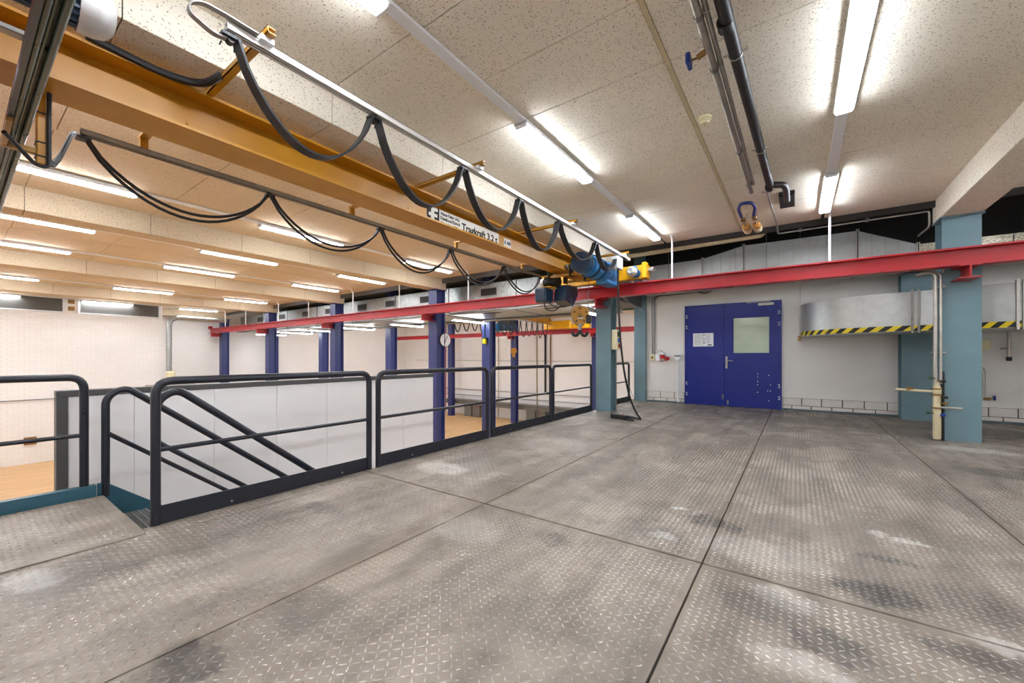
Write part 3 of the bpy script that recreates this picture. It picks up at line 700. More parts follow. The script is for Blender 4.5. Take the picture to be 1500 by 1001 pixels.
orient(MB().tube(rounded([(.36, 0, .04), (.46, .02, .03), (.52, -.04, .02), (.45, -.08, .02), (.38, -.04, .03)], .05), .014, 8)).build('hanging_loop', 'rubber', pe)
orient(MB().lathe((-.02, 0, .04), (1, 0, 0), [(0, .02), (.03, .026)], 12)).build('cable_gland', 'grey_cable', pe)

# ------------------------------------------------------------------ guard rails
RX = -3.57
def rail_panel(y0, y1, label, x=RX, kick=True, zt=1.012, group=None, zb=.0):
    t = thing('guard_rail', label, 'railing', (x, (y0 + y1) / 2, 0), group); r = .028
    MB().tube(rounded([(x, y0, zb - .02 if kick else zb), (x, y0, zt - r), (x, y1, zt - r), (x, y1, zb - .02 if kick else zb)], .1, 6), r, 14).build('hoop', 'rail', t)
    MB().cyl((x, y0, zt * .505), (x, y1, zt * .505), .017, n=10).build('middle_rail', 'rail', t)
    if kick:
        MB().bbox(x - .006, x + .006, y0 + .02, y1 - .02, -.04, .125, .002).build('kick_plate', 'rail', t, False)
        for y in (y0 + .45, y1 - .3): MB().lathe((x + .006, y, .035), (1, 0, 0), [(0, .008), (.008, .007), (.01, .003)], 6).build('bolt', 'chrome', t)
    return t
rail_panel(.815, 2.49, 'black tube guard rail at the head of the stair')
rail_panel(2.60, 4.41, 'black tube guard rail on the deck edge, second panel from the stair')
rail_panel(4.52, 6.20, 'black tube guard rail on the deck edge, third panel from the stair')
rail_panel(6.29, 7.93, 'black tube guard rail ending at the teal column with the socket box')
rail_panel(8.40, 10.28, 'black tube guard rail between the two teal columns by the door wall')
rail_panel(-2.4, .635, 'black tube guard rail beside the landing above the stair', x=-4.74, kick=False, zb=.08)

# landing and stair
ld = struct(MB().box(-4.66, -3.57, -3.0, .72, -.22, -.012).build('floor_landing', 'teal_dark', None, False), 'stair landing beside the deck', 'floor')
lpn = MB().bbox(-4.655, -3.43, -.7, .735, .001, .009, .002).build('floor_plate', 'deck', ld, False); tread_field(-4.655, -3.43, -.7, .735, 'tread_pattern', lpn, .009)
struct(MB().bbox(-4.76, -4.72 + .03, -3.0, .70, -.2, .095, .003).build('trim_7', 'teal_dark', None, False), 'teal kick plate along the landing', 'trim')
st = thing('steel_stair', 'steel stair with grating treads and black handrails down to the hall', 'stair', (-4.2, 2.4, ZH))
SL = .83; nst = 13; rise = -ZH / (nst + 1); run = rise / SL; ys = .74
for x in (-4.74, -3.76):
    m = MB(); ye = ys + (nst + .7) * run; dz_ = 0 if x < -4 else .17
    m.prism([(ys - .03, .095 - dz_), (ys + .02, .095 - dz_), (ye, ZH + .18 - dz_ * .8), (ye, ZH), (ye - .25, ZH), (ys - .03, -.22)], 'x', x - .012, x + .012); m.build('stringer', 'teal_dark', st, False)
for k in range(nst):
    y = ys + .03 + k * run; z = -(k + 1) * rise
    tr = MB(); tr.box(-4.725, -3.775, y, y + .012, z - .035, z); tr.box(-4.725, -3.775, y + .235, y + .247, z - .035, z)
    for q in range(4): tr.box(-4.725, -3.775, y + .05 + q * .045, y + .056 + q * .045, z - .03, z)
    for q in range(17): tr.box(-4.72 + q * .058, -4.716 + q * .058, y, y + .245, z - .03, z - .002)
    tr.build('tread', 'grate', st, False)
for x, y0, zt in ((-4.74, .76, .86), (-3.80, .87, .88)):
    top = [(x, y0, -.02 if x < -4 else -.12), (x, y0, zt - .05), (x, y0 + .12, zt + .03), (x, y0 + .12 + 3.1, zt + .03 - 3.1 * SL), (x, y0 + .12 + 3.1, -2.2 - .35)]
    MB().tube(rounded(top, .09, 6), .028, 14).build('handrail', 'rail', st)
    MB().cyl((x, y0, zt - .345), (x, y0 + 3.15, zt - .345 - 3.15 * SL), .018, n=10).build('middle_rail', 'rail', st)

# ------------------------------------------------------------------ white partition beyond the stair
pa = thing('partition_wall', 'white panel partition with a dark capping beyond the stair', 'partition', (-5.25, 2.7, ZH))
PYs = [.60, 1.03, 1.68, 2.33, 2.97, 3.62, 4.27, 4.92]
for a, b in zip(PYs[:-1], PYs[1:]): MB().bbox(-5.30, -5.20, a + .001, b - .001, ZH, .80, .0025).build('panel', 'panel', pa, False)
MB().bbox(-5.315, -5.185, .53, 4.93, .80, .855, .004).build('capping', 'dark_grey', pa, False)
MB().bbox(-5.315, -5.185, .53, .60, ZH, .80, .004).build('end_post', 'dark_grey', pa, False)

# ------------------------------------------------------------------ door
YW = YD
dt = thing('door_1', 'royal blue steel double door with a window in the wider leaf', 'door', (-1.25, YW, 0)); dt['kind'] = 'structure'
m = MB(); m.box(-2.235, -2.20, YW - .06, YW, 0, 2.39); m.box(-.30, -.265, YW - .06, YW, 0, 2.39); m.box(-2.235, -.265, YW - .06, YW, 2.355, 2.39); m.build('frame', 'door_blue', dt, False)
MB().bbox(-2.198, -1.386, YW - .052, YW - .004, .008, 2.352, .003).build('leaf', 'door_blue', dt, False)
lf = MB(); wx0, wx1, wz0, wz1 = -1.196, -.479, 1.225, 2.05; a0, a1 = -1.380, -.302
lf.box(a0, wx0, YW - .056, YW - .004, .008, 2.352); lf.box(wx1, a1, YW - .056, YW - .004, .008, 2.352); lf.box(wx0, wx1, YW - .056, YW - .004, .008, wz0); lf.box(wx0, wx1, YW - .056, YW - .004, wz1, 2.352)
lf = lf.build('leaf', 'door_blue', dt, False)
t = NT('pale_green_door_glass'); t.set(.08, 0, lin('#b9c7ad'), .8); t.l(t.ramp(t.noise(t.pos(), 1.4, 2), [(.3, lin('#aebf9f')), (.7, lin('#c3cfb6'))]), t.b.inputs['Base Color']); MT['door_glass'] = t.m
MB().box(wx0, wx1, YW - .035, YW - .027, wz0, wz1).build('pane', 'door_glass', lf, False)
m = MB()
for (p, q, r_, s_) in ((wx0, wx1, wz0, wz0 + .014), (wx0, wx1, wz1 - .014, wz1), (wx0, wx0 + .014, wz0, wz1), (wx1 - .014, wx1, wz0, wz1)): m.box(p, q, YW - .05, YW - .034, r_, s_)
m.build('glazing_bead', 'door_blue', lf, False)
m = MB(); m.bbox(-1.345, -1.305, YW - .066, YW - .055, .88, 1.16, .004); m.build('handle_plate', 'chrome', lf, False)
MB().tube(rounded([(-1.325, YW - .06, 1.06), (-1.325, YW - .12, 1.06), (-1.19, YW - .12, 1.06)], .02), .011, 9).build('handle', 'chrome', lf)
MB().bbox(-.70, -.40, YW - .10, YW - .055, 2.285, 2.345, .006).build('door_closer', 'chrome', lf, False)
MB().bbox(-.93, -.46, YW - .075, YW - .06, 2.362, 2.38, .003).build('closer_rail', 'chrome', dt, False)
for x in (-2.205, -.296):
    for z in (2.12, 1.868, .51, .25):
        m = MB(); s = 1 if x < -1 else -1
        for dz in (-.035, .025): m.box(min(x, x + s * .04), max(x, x + s * .04), YW - .064, YW - .055, z + dz, z + dz + .014)
        m.box(min(x, x + s * .014), max(x, x + s * .014), YW - .064, YW - .055, z - .035, z + .039); m.build('hinge', 'white_metal', dt, False)
for x, z0_, z1_ in ((-1.40, .17, .28), (-1.30, .04, .15)): MB().bbox(x - .018, x + .018, YW - .07, YW - .052, z0_, z1_, .003).build('foot_bolt', 'steel', dt, False)
for (x, z) in ((-.71, .77), (-.71, .70), (-.71, .6), (-.71, .53), (-.71, .36), (-.47, .53), (-.47, .40), (-.50, .74), (-.52, .4), (-.5, .18)):
    MB().lathe((x, YW - .056, z), (0, -1, 0), [(0, .011), (.003, .009)], 8).build('plug', 'paper', lf)
np_ = MB().bbox(-2.045, -1.60, YW - .0555, YW - .0525, 1.40, 1.715, .0008).build('notice_sheet', 'paper', None, False)
tag(np_, 'white printed notice in two halves on the narrow blue door leaf', 'notice')
m = MB()
for k in range(13): m.box(-2.02, -1.85 - .03 * (k % 3 == 2), YW - .0565, YW - .0555, 1.68 - k * .02, 1.684 - k * .02)
for k in range(9): m.box(-1.77, -1.66 - .02 * (k % 2), YW - .0565, YW - .0555, 1.67 - k * .024, 1.674 - k * .024)
for z in (1.665, 1.57, 1.51, 1.465): m.box(-1.815, -1.79, YW - .0565, YW - .0555, z, z + .022)
m.box(-1.72, -1.64, YW - .0565, YW - .0555, 1.42, 1.445); m.box(-1.828, -1.824, YW - .0565, YW - .0555, 1.405, 1.71)
m.build('print', 'ink', np_, False)

# ------------------------------------------------------------------ things on the door wall
so = thing('socket_cluster', 'wall socket cluster with red plugs and grey conduit beside the door', 'socket', (-2.85, YW, 1.05))
MB().bbox(-3.06, -2.96, YW - .07, YW, 1.06, 1.22, .008).build('socket_box', 'cream', so); MB().bbox(-2.93, -2.82, YW - .09, YW, 1.05, 1.22, .01).build('socket_box', 'white_metal', so)
MB().box(-3.04, -2.99, YW - .074, YW - .068, 1.10, 1.17).build('switch_face', 'brass', so, False)
for x, z in ((-2.75, 1.17), (-2.65, 1.12)):
    p = MB().lathe((x, YW, z), (-.2, -1, -.25), [(0, .055), (.06, .055), (.06, .045), (.11, .045)], 16).build('plug_socket', 'red_plastic', so); MB().lathe((x, YW, z + .05), (0, -1, 0), [(0, .05), (.05, .05)], 14).build('plate', 'white_metal', p)
MB().tube(rounded([(-2.9, YW - .06, 1.22), (-2.85, YW - .07, 1.33), (-2.7, YW - .08, 1.25), (-2.66, YW - .1, 1.1), (-2.75, YW - .08, 1.02), (-2.85, YW - .06, 1.06)], .08), .009, 7).build('cable', 'grey_cable', so)
for x in (-3.03, -2.97):
    MB().tube(rounded([(x, YW - .02, 1.22), (x, YW - .02, 2.62), (x + .1, YW - .02, 2.70), (-1.75, YW - .02, 2.72)], .05), .014 if x < -3 else .02, 9).build('conduit', 'steel', so)
MB().tube(rounded([(-1.95, YW - .03, 2.72), (-1.8, YW - .05, 2.66), (-1.65, YW - .05, 2.70), (-1.58, YW - .03, 2.80), (-1.72, YW - .03, 2.84)], .06), .013, 7).build('cable', 'rubber', so)
sw = thing('switch_box', 'pale switch box on a thin conduit rising from the floor near the door', 'switch', (-2.40, YW, 0))
m = MB(); m.prism([(-2.48, 1.14), (-2.44, 1.07), (-2.36, 1.07), (-2.32, 1.14), (-2.32, 1.20), (-2.48, 1.20)], 'y', YW - .09, YW); m.build('box', 'white_metal', sw, False)
MB().cyl((-2.40, YW - .03, 0), (-2.40, YW - .03, 1.08), .016, n=9).build('conduit', 'white_metal', sw)
MB().box(-2.475, -2.325, YW - .094, YW - .089, 1.15, 1.195).build('lid', 'grey_cable', sw, False)
kb = thing('socket_box', 'cream socket box with blue and red outlets on the teal column', 'socket', (-3.1, 8.1, 1.27))
MB().bbox(-3.165, -3.04, 8.03, 8.26, 1.30, 1.72, .012).build('case', 'cream', kb)
MB().bbox(-3.05, -3.01, 8.06, 8.2, 1.57, 1.68, .008).build('outlet', 'black', kb); MB().bbox(-3.05, -3.0, 8.08, 8.18, 1.46, 1.54, .01).build('outlet', 'blue_plastic', kb); MB().lathe((-3.04, 8.14, 1.38), (1, -.2, .4), [(0, .035), (.05, .035), (.055, .02)], 12).build('outlet', 'red_plastic', kb)
MB().cyl((-3.10, 8.14, 0), (-3.10, 8.14, 1.31), .014, n=8).build('conduit', 'steel', kb)

# ------------------------------------------------------------------ ducts over the deck
# lower curved duct with hazard tape
ud = thing('ventilation_duct', 'curved sheet metal duct with yellow and black tape along its lower edge', 'duct', (2, 9.7, 1.57))
def curve_pt(s):                                             # plan of the duct's front face
    if s < 1.75:
        a = s / 1.75 * math.pi / 2; return Vector((.06 + 1.55 * (1 - math.cos(a)), 10.42 - 1.32 * math.sin(a) ** .9, 0))
    d = s - 1.75; return Vector((1.61 + d, max(9.10 - d * .33, 8.72), 0))
S = [i * .0875 for i in range(21)] + [1.75 + .18 * i for i in range(1, 30)]
fr = [curve_pt(s) for s in S]; DZ0, DZ1 = 1.57, 2.215
m = MB(); v = []; n = len(fr)
for z in (DZ0, DZ1): v += [(p.x, p.y, z) for p in fr]
for z in (DZ0, DZ1): v += [(p.x, 10.46, z) for p in fr]
f = []
for i in range(n - 1):
    f += [(i, i + 1, n + i + 1, n + i), (n + i, n + i + 1, 3 * n + i + 1, 3 * n + i), (i + 1, i, 2 * n + i, 2 * n + i + 1), (2 * n + i + 1, 2 * n + i, 3 * n + i, 3 * n + i + 1)]
f += [(0, n, 3 * n, 2 * n), (n - 1, 2 * n - 1, 4 * n - 1, 3 * n - 1)]
m.add(v, f).build('duct_body', 'galv_smooth', ud)
def on_front(s, z, off):
    p = curve_pt(s); q = curve_pt(s + .02) - curve_pt(max(s - .02, 0)); nn = Vector((q.y, -q.x, 0)).normalized(); return (p.x + nn.x * off, p.y + nn.y * off, z)
m = MB(); s = 0.02; k = 0; z0_, z1_ = DZ0 + .004, DZ0 + .092
while s < 5.6:
    w_ = .076
    for sub in range(2):
        sa, sb = s + w_ * sub / 2, s + w_ * (sub + 1) / 2
        m.add([on_front(sa, z0_, .003), on_front(sb, z0_, .003), on_front(sb + .075, z1_, .003), on_front(sa + .075, z1_, .003)], [(0, 1, 2, 3)], k % 2)
    s += w_; k += 1
m.build('hazard_tape', ['tape_black', 'tape_yellow'], ud, False)
for s_ in (1.72, 2.72):
    for ds in (-.025, .03):
        m = MB(); a = on_front(s_ + ds, 0, .012); m.box(a[0] - .014, a[0] + .014, a[1] - .02, a[1] + .02, DZ0 - .03, DZ1 + .03); m.build('flange', 'chrome', ud, False)
MB().box(.045, .075, 10.36, 10.44, DZ0 - .02, DZ1 + .02).build('flange', 'chrome', ud, False); MB().bbox(.02, .075, 10.34, 10.40, DZ0 - .09, DZ0 + .02, .006).build('latch', 'brass', ud, False)
MB().cyl((.06, 10.40, DZ1), (.06, 10.40, 3.9), .004, n=6).build('hanger_wire', 'steel', ud)
for k in range(7): m = MB(); a = on_front(1.95 + .42 * k, 0, .002); m.box(a[0] - .004, a[0] + .004, a[1] - .005, a[1] + .005, DZ0 + .1, DZ1); m.build('seam', 'galv_smooth', ud, False)
# upper duct
up = thing('ventilation_duct', 'upper sheet metal duct with tapered sections above the red runway', 'duct', (-.3, 9.9, 2.72))
prof = [(-3.1, 3.28), (-1.70, 3.30), (-1.63, 3.31), (-.90, 3.47), (.90, 3.45), (1.68, 3.08), (2.2, 3.05), (6.9, 3.05)]
secs = [(-3.1, -1.70), (-1.68, -.91), (-.89, .89), (.92, 1.68), (1.70, 6.9)]
def ztop(x):
    for (a, za), (b, zb) in zip(prof[:-1], prof[1:]):
        if a <= x <= b: return za + (zb - za) * (x - a) / (b - a)
    return 3.05
for a, b in secs:
    m = MB(); m.prism([(a, 2.70), (b, 2.70), (b, ztop(b)), (a, ztop(a))], 'y', 9.6, 10.35); m.build('duct_section', 'galv_smooth' if b < 1.7 else 'galv_spangle', up, False)
for x in (-1.69, -.90, .905, 1.69):
    m = MB(); m.box(x - .022, x - .006, 9.57, 10.36, 2.68, ztop(x) + .03); m.box(x + .006, x + .022, 9.57, 10.36, 2.68, ztop(x) + .03); m.build('flange', 'chrome', up, False)
for x in (-1.5, -1.33, -1.16, -1.05, -.55, -.30, -.05, .2, .45, 1.1, 1.28, 1.45, 2.4, 2.75, 3.1, 3.45): m = MB(); m.box(x - .006, x + .006, 9.588, 9.60, 2.70, ztop(x)); m.build('rib', 'chrome' if x < 1.7 else 'dark_grey', up, False)
for x in (-.5, -2.4): MB().cyl((x, 9.58, 2.8), (x, 9.58, 3.94), .005, n=6).build('hanger_wire', 'steel', up)

# duct of the passage in the lower hall
pd = thing('ventilation_duct', 'long galvanised duct along the passage behind the navy columns', 'duct', (-13.5, 9.5, 2.40))
x = -23.6
while x < -3.9:
    b = min(x + 2.5, -3.75); MB().bbox(x + .004, b - .004, 8.78, 10.25, 2.40, 3.22, .006).build('duct_section', 'galv', pd, False)
    MB().box(b - .03, b + .0, 8.76, 10.27, 2.385, 3.235).build('flange', 'steel', pd, False); x = b
for x in (-5.0, -7.05, -9.6, -11.35, -13.0, -15.2, -17.0, -19.1, -21.3):
    v_ = MB().box(x - .27, x + .27, 8.765, 8.785, 2.88, 3.07).build('grille', 'black', pd, False); MB().box(x - .29, x + .29, 8.770, 8.782, 2.86, 3.09).build('grille_frame', 'steel', v_, False)
    MB().box(x - .3, x + .3, 8.85, 9.0, 2.392, 2.402).build('slot', 'black', pd, False)
for y, z, r in ((8.62, 2.42, .025), (10.33, 2.35, .04)): MB().cyl((-23.6, y, z), (-3.76, y, z), r, n=10).build('service_pipe', 'steel', pd)
MB().box(-3.76, -3.25, 8.45, 10.3, 2.42, 2.95).build('duct_end', 'dark_grey', pd, False)
tag(MB().tube(rounded([(-3.15, 8.35, 2.55), (-3.15, 9.2, 2.38), (-3.17, 10.38, 2.36)], .2), .02, 8).build('brace_pipe', 'steel'), 'thin grey pipe joining the two teal columns', 'pipe')

# ------------------------------------------------------------------ pipes under the ceiling
sp = thing('steel_pipes', 'pair of steel pipes clamped below the ceiling with a blue valve', 'pipe', (-.5, 3.5, 3.2))
MB().cyl((-.52, -2.5, 3.24), (-.47, 5.9, 3.24), .023, n=12).build('pipe', 'chrome', sp); MB().cyl((-.475, -2.5, 3.26), (-.43, 5.7, 3.26), .016, n=12).build('pipe', 'chrome', sp)
for y in (2.65, 3.2, 4.65, 5.6):
    m = MB(); x = -.52 + (y + 2.5) * .006; m.lathe((x, y, 3.24), (0, 1, 0), [(0, .03), (.03, .03)], 12); m.cyl((x + .02, y + .015, 3.26), (x + .02, y + .015, ZC - .003), .006, n=6); m.cyl((x - .03, y + .015, 3.24), (x + .06, y + .015, 3.25), .008, n=6); m.build('clamp', 'steel', sp)
m = MB(); m.tube([(-.51, 3.0, 3.24), (-.56, 3.0, 3.22)], .02, 8); m.build('valve_body', 'brass', sp)
MB().bbox(-.63, -.60, 2.95, 3.05, 3.18, 3.26, .008).build('valve_handle', 'blue_hose', sp); MB().cyl((-.6, 3.0, 3.22), (-.55, 3.0, 3.22), .008, n=7).build('valve_stem', 'brass', sp)
gp = thing('gas_pipe', 'thin chrome pipe running along the dark end of the ceiling', 'pipe', (.6, 7.2, 3.0))
MB().tube(rounded([(-.36, 5.98, 3.24), (-.30, 5.95, 3.22), (-.3, 6.4, 3.26), (-.26, 7.55, 3.28), (-.26, 8.3, 3.28), (1.5, 8.3, 3.28), (1.58, 8.3, 3.28), (1.58, 8.3, 3.05), (1.50, 8.5, 2.98)], .05), .014, 9).build('pipe', 'chrome', gp)
for x in (.05, .9): MB().bbox(x - .02, x + .02, 8.27, 8.33, 3.26, 3.32, .004).build('clamp', 'steel', gp)
dp = thing('drain_pipe', 'black drain pipe with metal clips below the ceiling', 'pipe', (-.33, 3.5, 3.2))
MB().tube(rounded([(-.40, -2.5, 3.25), (-.36, 2.6, 3.25), (-.265, 5.85, 3.25)], .1), .04, 14).build('pipe', 'black', dp)
MB().tube(rounded([(-.268, 5.8, 3.25), (-.13, 5.95, 3.27), (-.11, 6.15, 3.28), (-.11, 6.7, 3.31)], .06), .038, 14).build('branch_pipe', 'black', dp)
MB().bbox(-.20, -.02, 6.55, 7.1, 3.33, 3.392, .005).build('ceiling_box', 'black', dp, False)
for y in (2.8, 5.85): MB().lathe((-.37 + (y - 2.6) * .03, y, 3.25), (0, 1, 0), [(0, .05), (.07, .05)], 14).build('pipe_collar', 'black', dp)
for y in (3.15, 4.75):
    m = MB(); x = -.36 + (y - 2.6) * .029; m.lathe((x, y, 3.25), (0, 1, 0), [(0, .045), (.015, .045)], 14)
    for s in (-1, 1): m.tube([(x + s * .04, y, 3.25), (x + s * .075, y, 3.255)], .008, 6)
    m.build('clip', 'chrome', dp)
fs = thing('filter_set', 'amber filter bowls joined by a blue hose bow below the ceiling', 'filter', (-.57, 7.2, 3.1))
MB().tube(rounded([(-.65, 6.62, 3.17), (-.66, 6.32, 3.2), (-.61, 6.16, 3.21), (-.49, 6.2, 3.21), (-.46, 6.38, 3.2), (-.50, 6.66, 3.18)], .09), .022, 10).build('hose', 'blue_hose', fs)
for x in (-.64, -.50):
    MB().cyl((x, 6.72, 3.16), (x, 7.1, 3.17), .014, n=8).build('nipple', 'chrome', fs); MB().bbox(x - .03, x + .03, 6.72, 6.80, 3.14, 3.19, .006).build('valve', 'brass', fs)
    b = MB().lathe((x, 7.08, 3.17), (0, 1, .05), [(0, .03), (.02, .05), (.2, .055), (.24, .04)], 16).build('bowl', 'orange', fs); MB().lathe((x, 7.3, 3.18), (0, 1, .05), [(0, .06), (.16, .062), (.2, .04)], 16).build('cap', 'cream', b)
    MB().cyl((x, 7.2, 3.2), (x, 7.2, ZC), .006, n=6).build('hanger', 'steel', fs)
lpipe = MB().tube(rounded([(-3.1, 8.36, 3.30), (-.62, 8.36, 3.33), (-.5, 8.36, 3.33), (-.5, 8.36, 3.5)], .1), .065, 16).build('lagged_pipe', 'beige_pipe'); tag(lpipe, 'thick beige lagged pipe along the end of the ceiling', 'pipe')
sm = thing('smoke_detector', 'round white smoke detector on the ceiling beside the pipes', 'detector', (-.745, 4.1, 3.31))
MB().lathe((-.70, 4.1, ZC), (0, 0, -1), [(0, .06), (.02, .06), (.022, .05), (.035, .05), (.038, .04), (.055, .035), (.06, .02)], 20).build('base', 'cream', sm)
MB().lathe((-.70, 4.1, ZC - .06), (0, 0, -1), [(0, .008), (.004, .006)], 8).build('lamp', 'grey_cable', sm)

# ------------------------------------------------------------------ pipes and fittings at the teal column and wall beyond
cp = thing('valve_pipes', 'chrome pipes with valves and a cream filter tube beside the teal column', 'pipe', (1.56, 7.86, 0))
for x, r in ((1.555, .021), (1.605, .017)):
    MB().tube(rounded([(x, 7.86, .78), (x, 7.86, .98), (x, 7.86, 2.28), (x - .05, 7.9, 2.33), (x - .17, 7.98, 2.31)], .05), r, 12).build('pipe', 'chrome', cp)
MB().tube(rounded([(1.63, 7.86, 2.30), (1.63, 7.86, 2.36)], .05), .015, 8).build('pipe', 'chrome', cp)
MB().lathe((1.57, 7.86, .02), (0, 0, 1), [(0, .034), (.02, .042), (.45, .042), (.48, .038), (.62, .038), (.64, .046), (.70, .046), (.74, .028), (.79, .02)], 18).build('filter_tube', 'beige_pipe', cp)
for z in (.44, .62, .70): MB().lathe((1.57, 7.86, z), (0, 0, 1), [(0, .05), (.02, .05)], 16).build('collar', 'brass', cp)
MB().tube([(1.56, 7.86, .67), (1.16, 7.9, .685)], .017, 9).build('side_pipe', 'beige_pipe', cp); MB().bbox(1.27, 1.34, 7.87, 7.91, .67, .72, .006).build('valve', 'brass', cp)
MB().tube([(1.6, 7.84, .46), (1.80, 7.82, .46)], .016, 9).build('side_pipe', 'chrome', cp)
for z, c, x in ((.84, 'green', 1.50), (.36, 'green', 1.48), (.80, 'black', 1.62), (.58, 'black', 1.64), (.5, 'brass', 1.64), (.34, 'blue_hose', 1.62)): MB().bbox(x - .025, x + .025, 7.80, 7.83, z, z + .035, .005).build('valve_handle', c, cp); MB().cyl((x, 7.81, z + .017), (1.57, 7.86, z + .017), .008, n=6).build('valve_stem', 'brass', cp)
MB().cyl((1.635, 7.90, 0), (1.635, 7.90, .95), .017, n=9).build('drain_tube', 'black', cp)
for z in (1.2, 2.1): MB().bbox(1.52, 1.66, 7.86, 7.948, z, z + .02, .004).build('clamp', 'chrome', cp)
wp = thing('drop_pipe', 'steel drop pipe with black nozzle below the striped duct', 'pipe', (2.93, 10.42, 1.06))
MB().cyl((2.93, 10.40, 1.14), (2.93, 10.40, 1.568), .024, n=12).build('pipe', 'chrome', wp); MB().lathe((2.93, 10.40, 1.15), (0, 0, -1), [(0, .03), (.02, .035), (.06, .035), (.07, .02)], 12).build('nozzle', 'black', wp); MB().bbox(2.86, 2.96, 10.40, 10.5, 1.28, 1.30, .003).build('bracket', 'steel', wp, False)
wv = thing('tap_pipe', 'short bent chrome pipe with a blue tap on the wall past the teal column', 'tap', (2.64, 10.42, .42))
MB().tube(rounded([(2.54, 10.49, .96), (2.62, 10.42, .96), (2.645, 10.42, .90), (2.645, 10.42, .46)], .05), .026, 12).build('pipe', 'chrome', wv); MB().lathe((2.645, 10.42, .42), (1, 0, 0), [(0, .02), (.06, .025), (.1, .015)], 10).build('tap_body', 'brass', wv); MB().lathe((2.76, 10.42, .44), (1, 0, 0), [(0, .04), (.02, .045), (.025, .02)], 12).build('tap_wheel', 'blue_hose', wv)
tag(MB().bbox(2.58, 2.74, 10.46, 10.5, 1.27, 1.44, .006).build('wall_plate', 'cream'), 'blank cream plate on the wall past the teal column', 'plate')

# ------------------------------------------------------------------ lower hall
for n_, (a, b) in enumerate(((-.6, 2.49), (2.95, 5.30))):
    wn = thing('window_%d' % (n_ + 1), 'high dark grey strip window in the brick wall' + (' near the recess' if n_ else ', further from the recess'), 'window', (-22.8, (a + b) / 2, 2.88)); wn['kind'] = 'structure'
    MB().box(-22.8, -22.79, a, b, 2.88, 3.38).build('pane', 'window_grey', wn, False)
    m = MB()
    for (p, q, z0_, z1_) in ((a - .07, b + .07, 2.83, 2.88), (a - .07, a, 2.88, 3.38), (b, b + .07, 2.88, 3.38)): m.box(-22.8, -22.75, p, q, z0_, z1_)
    m.build('window_frame', 'white_metal', wn, False)
for k, z in enumerate((2.94, 3.2)): tag(MB().bbox(-22.8, -22.74, 2.63, 2.80, z, z + .15, .01).build('junction_box', 'brass'), 'small ochre box on the pier between the strip windows', 'box', 'boxes between the windows')
tag(MB().tube(rounded([(-22.62, 5.62, ZH), (-22.62, 5.62, 2.72), (-22.7, 5.9, 2.92), (-22.9, 7.9, 2.92)], .35, 6), .10, 14).build('spiral_pipe', 'galv'), 'spiral metal pipe rising at the end of the brick wall', 'pipe')
tag(MB().tube(rounded([(-22.74, -1, -.42), (-22.74, 3.55, -.42), (-22.74, 3.55, -.62)], .05), .02, 7).build('wall_conduit', 'steel'), 'thin conduit along the white brick wall', 'conduit')
tag(MB().bbox(-22.8, -22.72, 1.55, 1.85, -2.05, -1.78, .01).build('floor_socket', 'brass'), 'small ochre socket box low on the brick wall', 'box')
tall = thing('press_machine', 'tall grey machine with a beige head, top showing above the partition', 'machine', (-19.4, 4.75, ZH))
MB().bbox(-19.8, -19.0, 4.2, 5.6, ZH, .10, .04).build('body', 'machine', tall); MB().bbox(-19.5, -19.25, 4.72, 4.98, .30, .60, .03).build('head', 'cream', tall)
for x, y in ((-19.48, 4.75), (-19.3, 4.95)): MB().cyl((x, y, .08), (x, y, .32), .03, n=8).build('post', 'black', tall)
MB().cyl((-19.3, 5.3, .08), (-19.3, 5.3, .33), .05, n=8).build('post', 'black', tall)
MB().bbox(-19.7, -19.1, 3.0, 3.9, ZH, -.12, .03).build('side_cabinet', 'machine', tall); MB().bbox(-19.6, -19.2, 3.1, 3.75, -.12, .0, .02).build('timber_block', 'brass', tall)
ck = thing('wall_clock', 'round white clock mounted on the side of a navy column', 'clock', (-8.3, 8.2, 1.43))
MB().lathe((-8.38, 8.36, 1.64), (1, -.12, 0), [(0, .19), (.05, .2), (.06, .195)], 28).build('case', 'dark_grey', ck)
cc_ = Vector((-8.38, 8.36, 1.64)) + Vector((1, -.12, 0)).normalized() * .061; nx_ = Vector((1, -.12, 0)).normalized(); sx_ = Vector((.12, 1, 0)).normalized()
MB().lathe(cc_, nx_, [(0, .185), (.002, .185)], 28).build('dial', 'paper', ck)
MB().tube([cc_ + nx_ * .006, cc_ + nx_ * .006 + sx_ * .08 + Vector((0, 0, .12))], .007, 5).build('hand', 'ink', ck); MB().tube([cc_ + nx_ * .006, cc_ + nx_ * .006 + sx_ * -.03 + Vector((0, 0, -.1))], .009, 5).build('hand', 'ink', ck)
wlamp = thing('warning_lamp', 'small yellow lamp on the front of a navy column behind the duct', 'lamp', (-8.5, 10.3, 1.7))
MB().bbox(-8.56, -8.38, 10.28, 10.4, 1.75, 1.79, .005).build('bracket', 'black', wlamp, False); MB().bbox(-8.53, -8.41, 10.27, 10.38, 1.58, 1.75, .02).build('lens', 'tape_yellow', wlamp); MB().box(-8.54, -8.50, 10.36, 10.4, 1.79, 2.25).build('conduit', 'hoist_dark', wlamp, False)
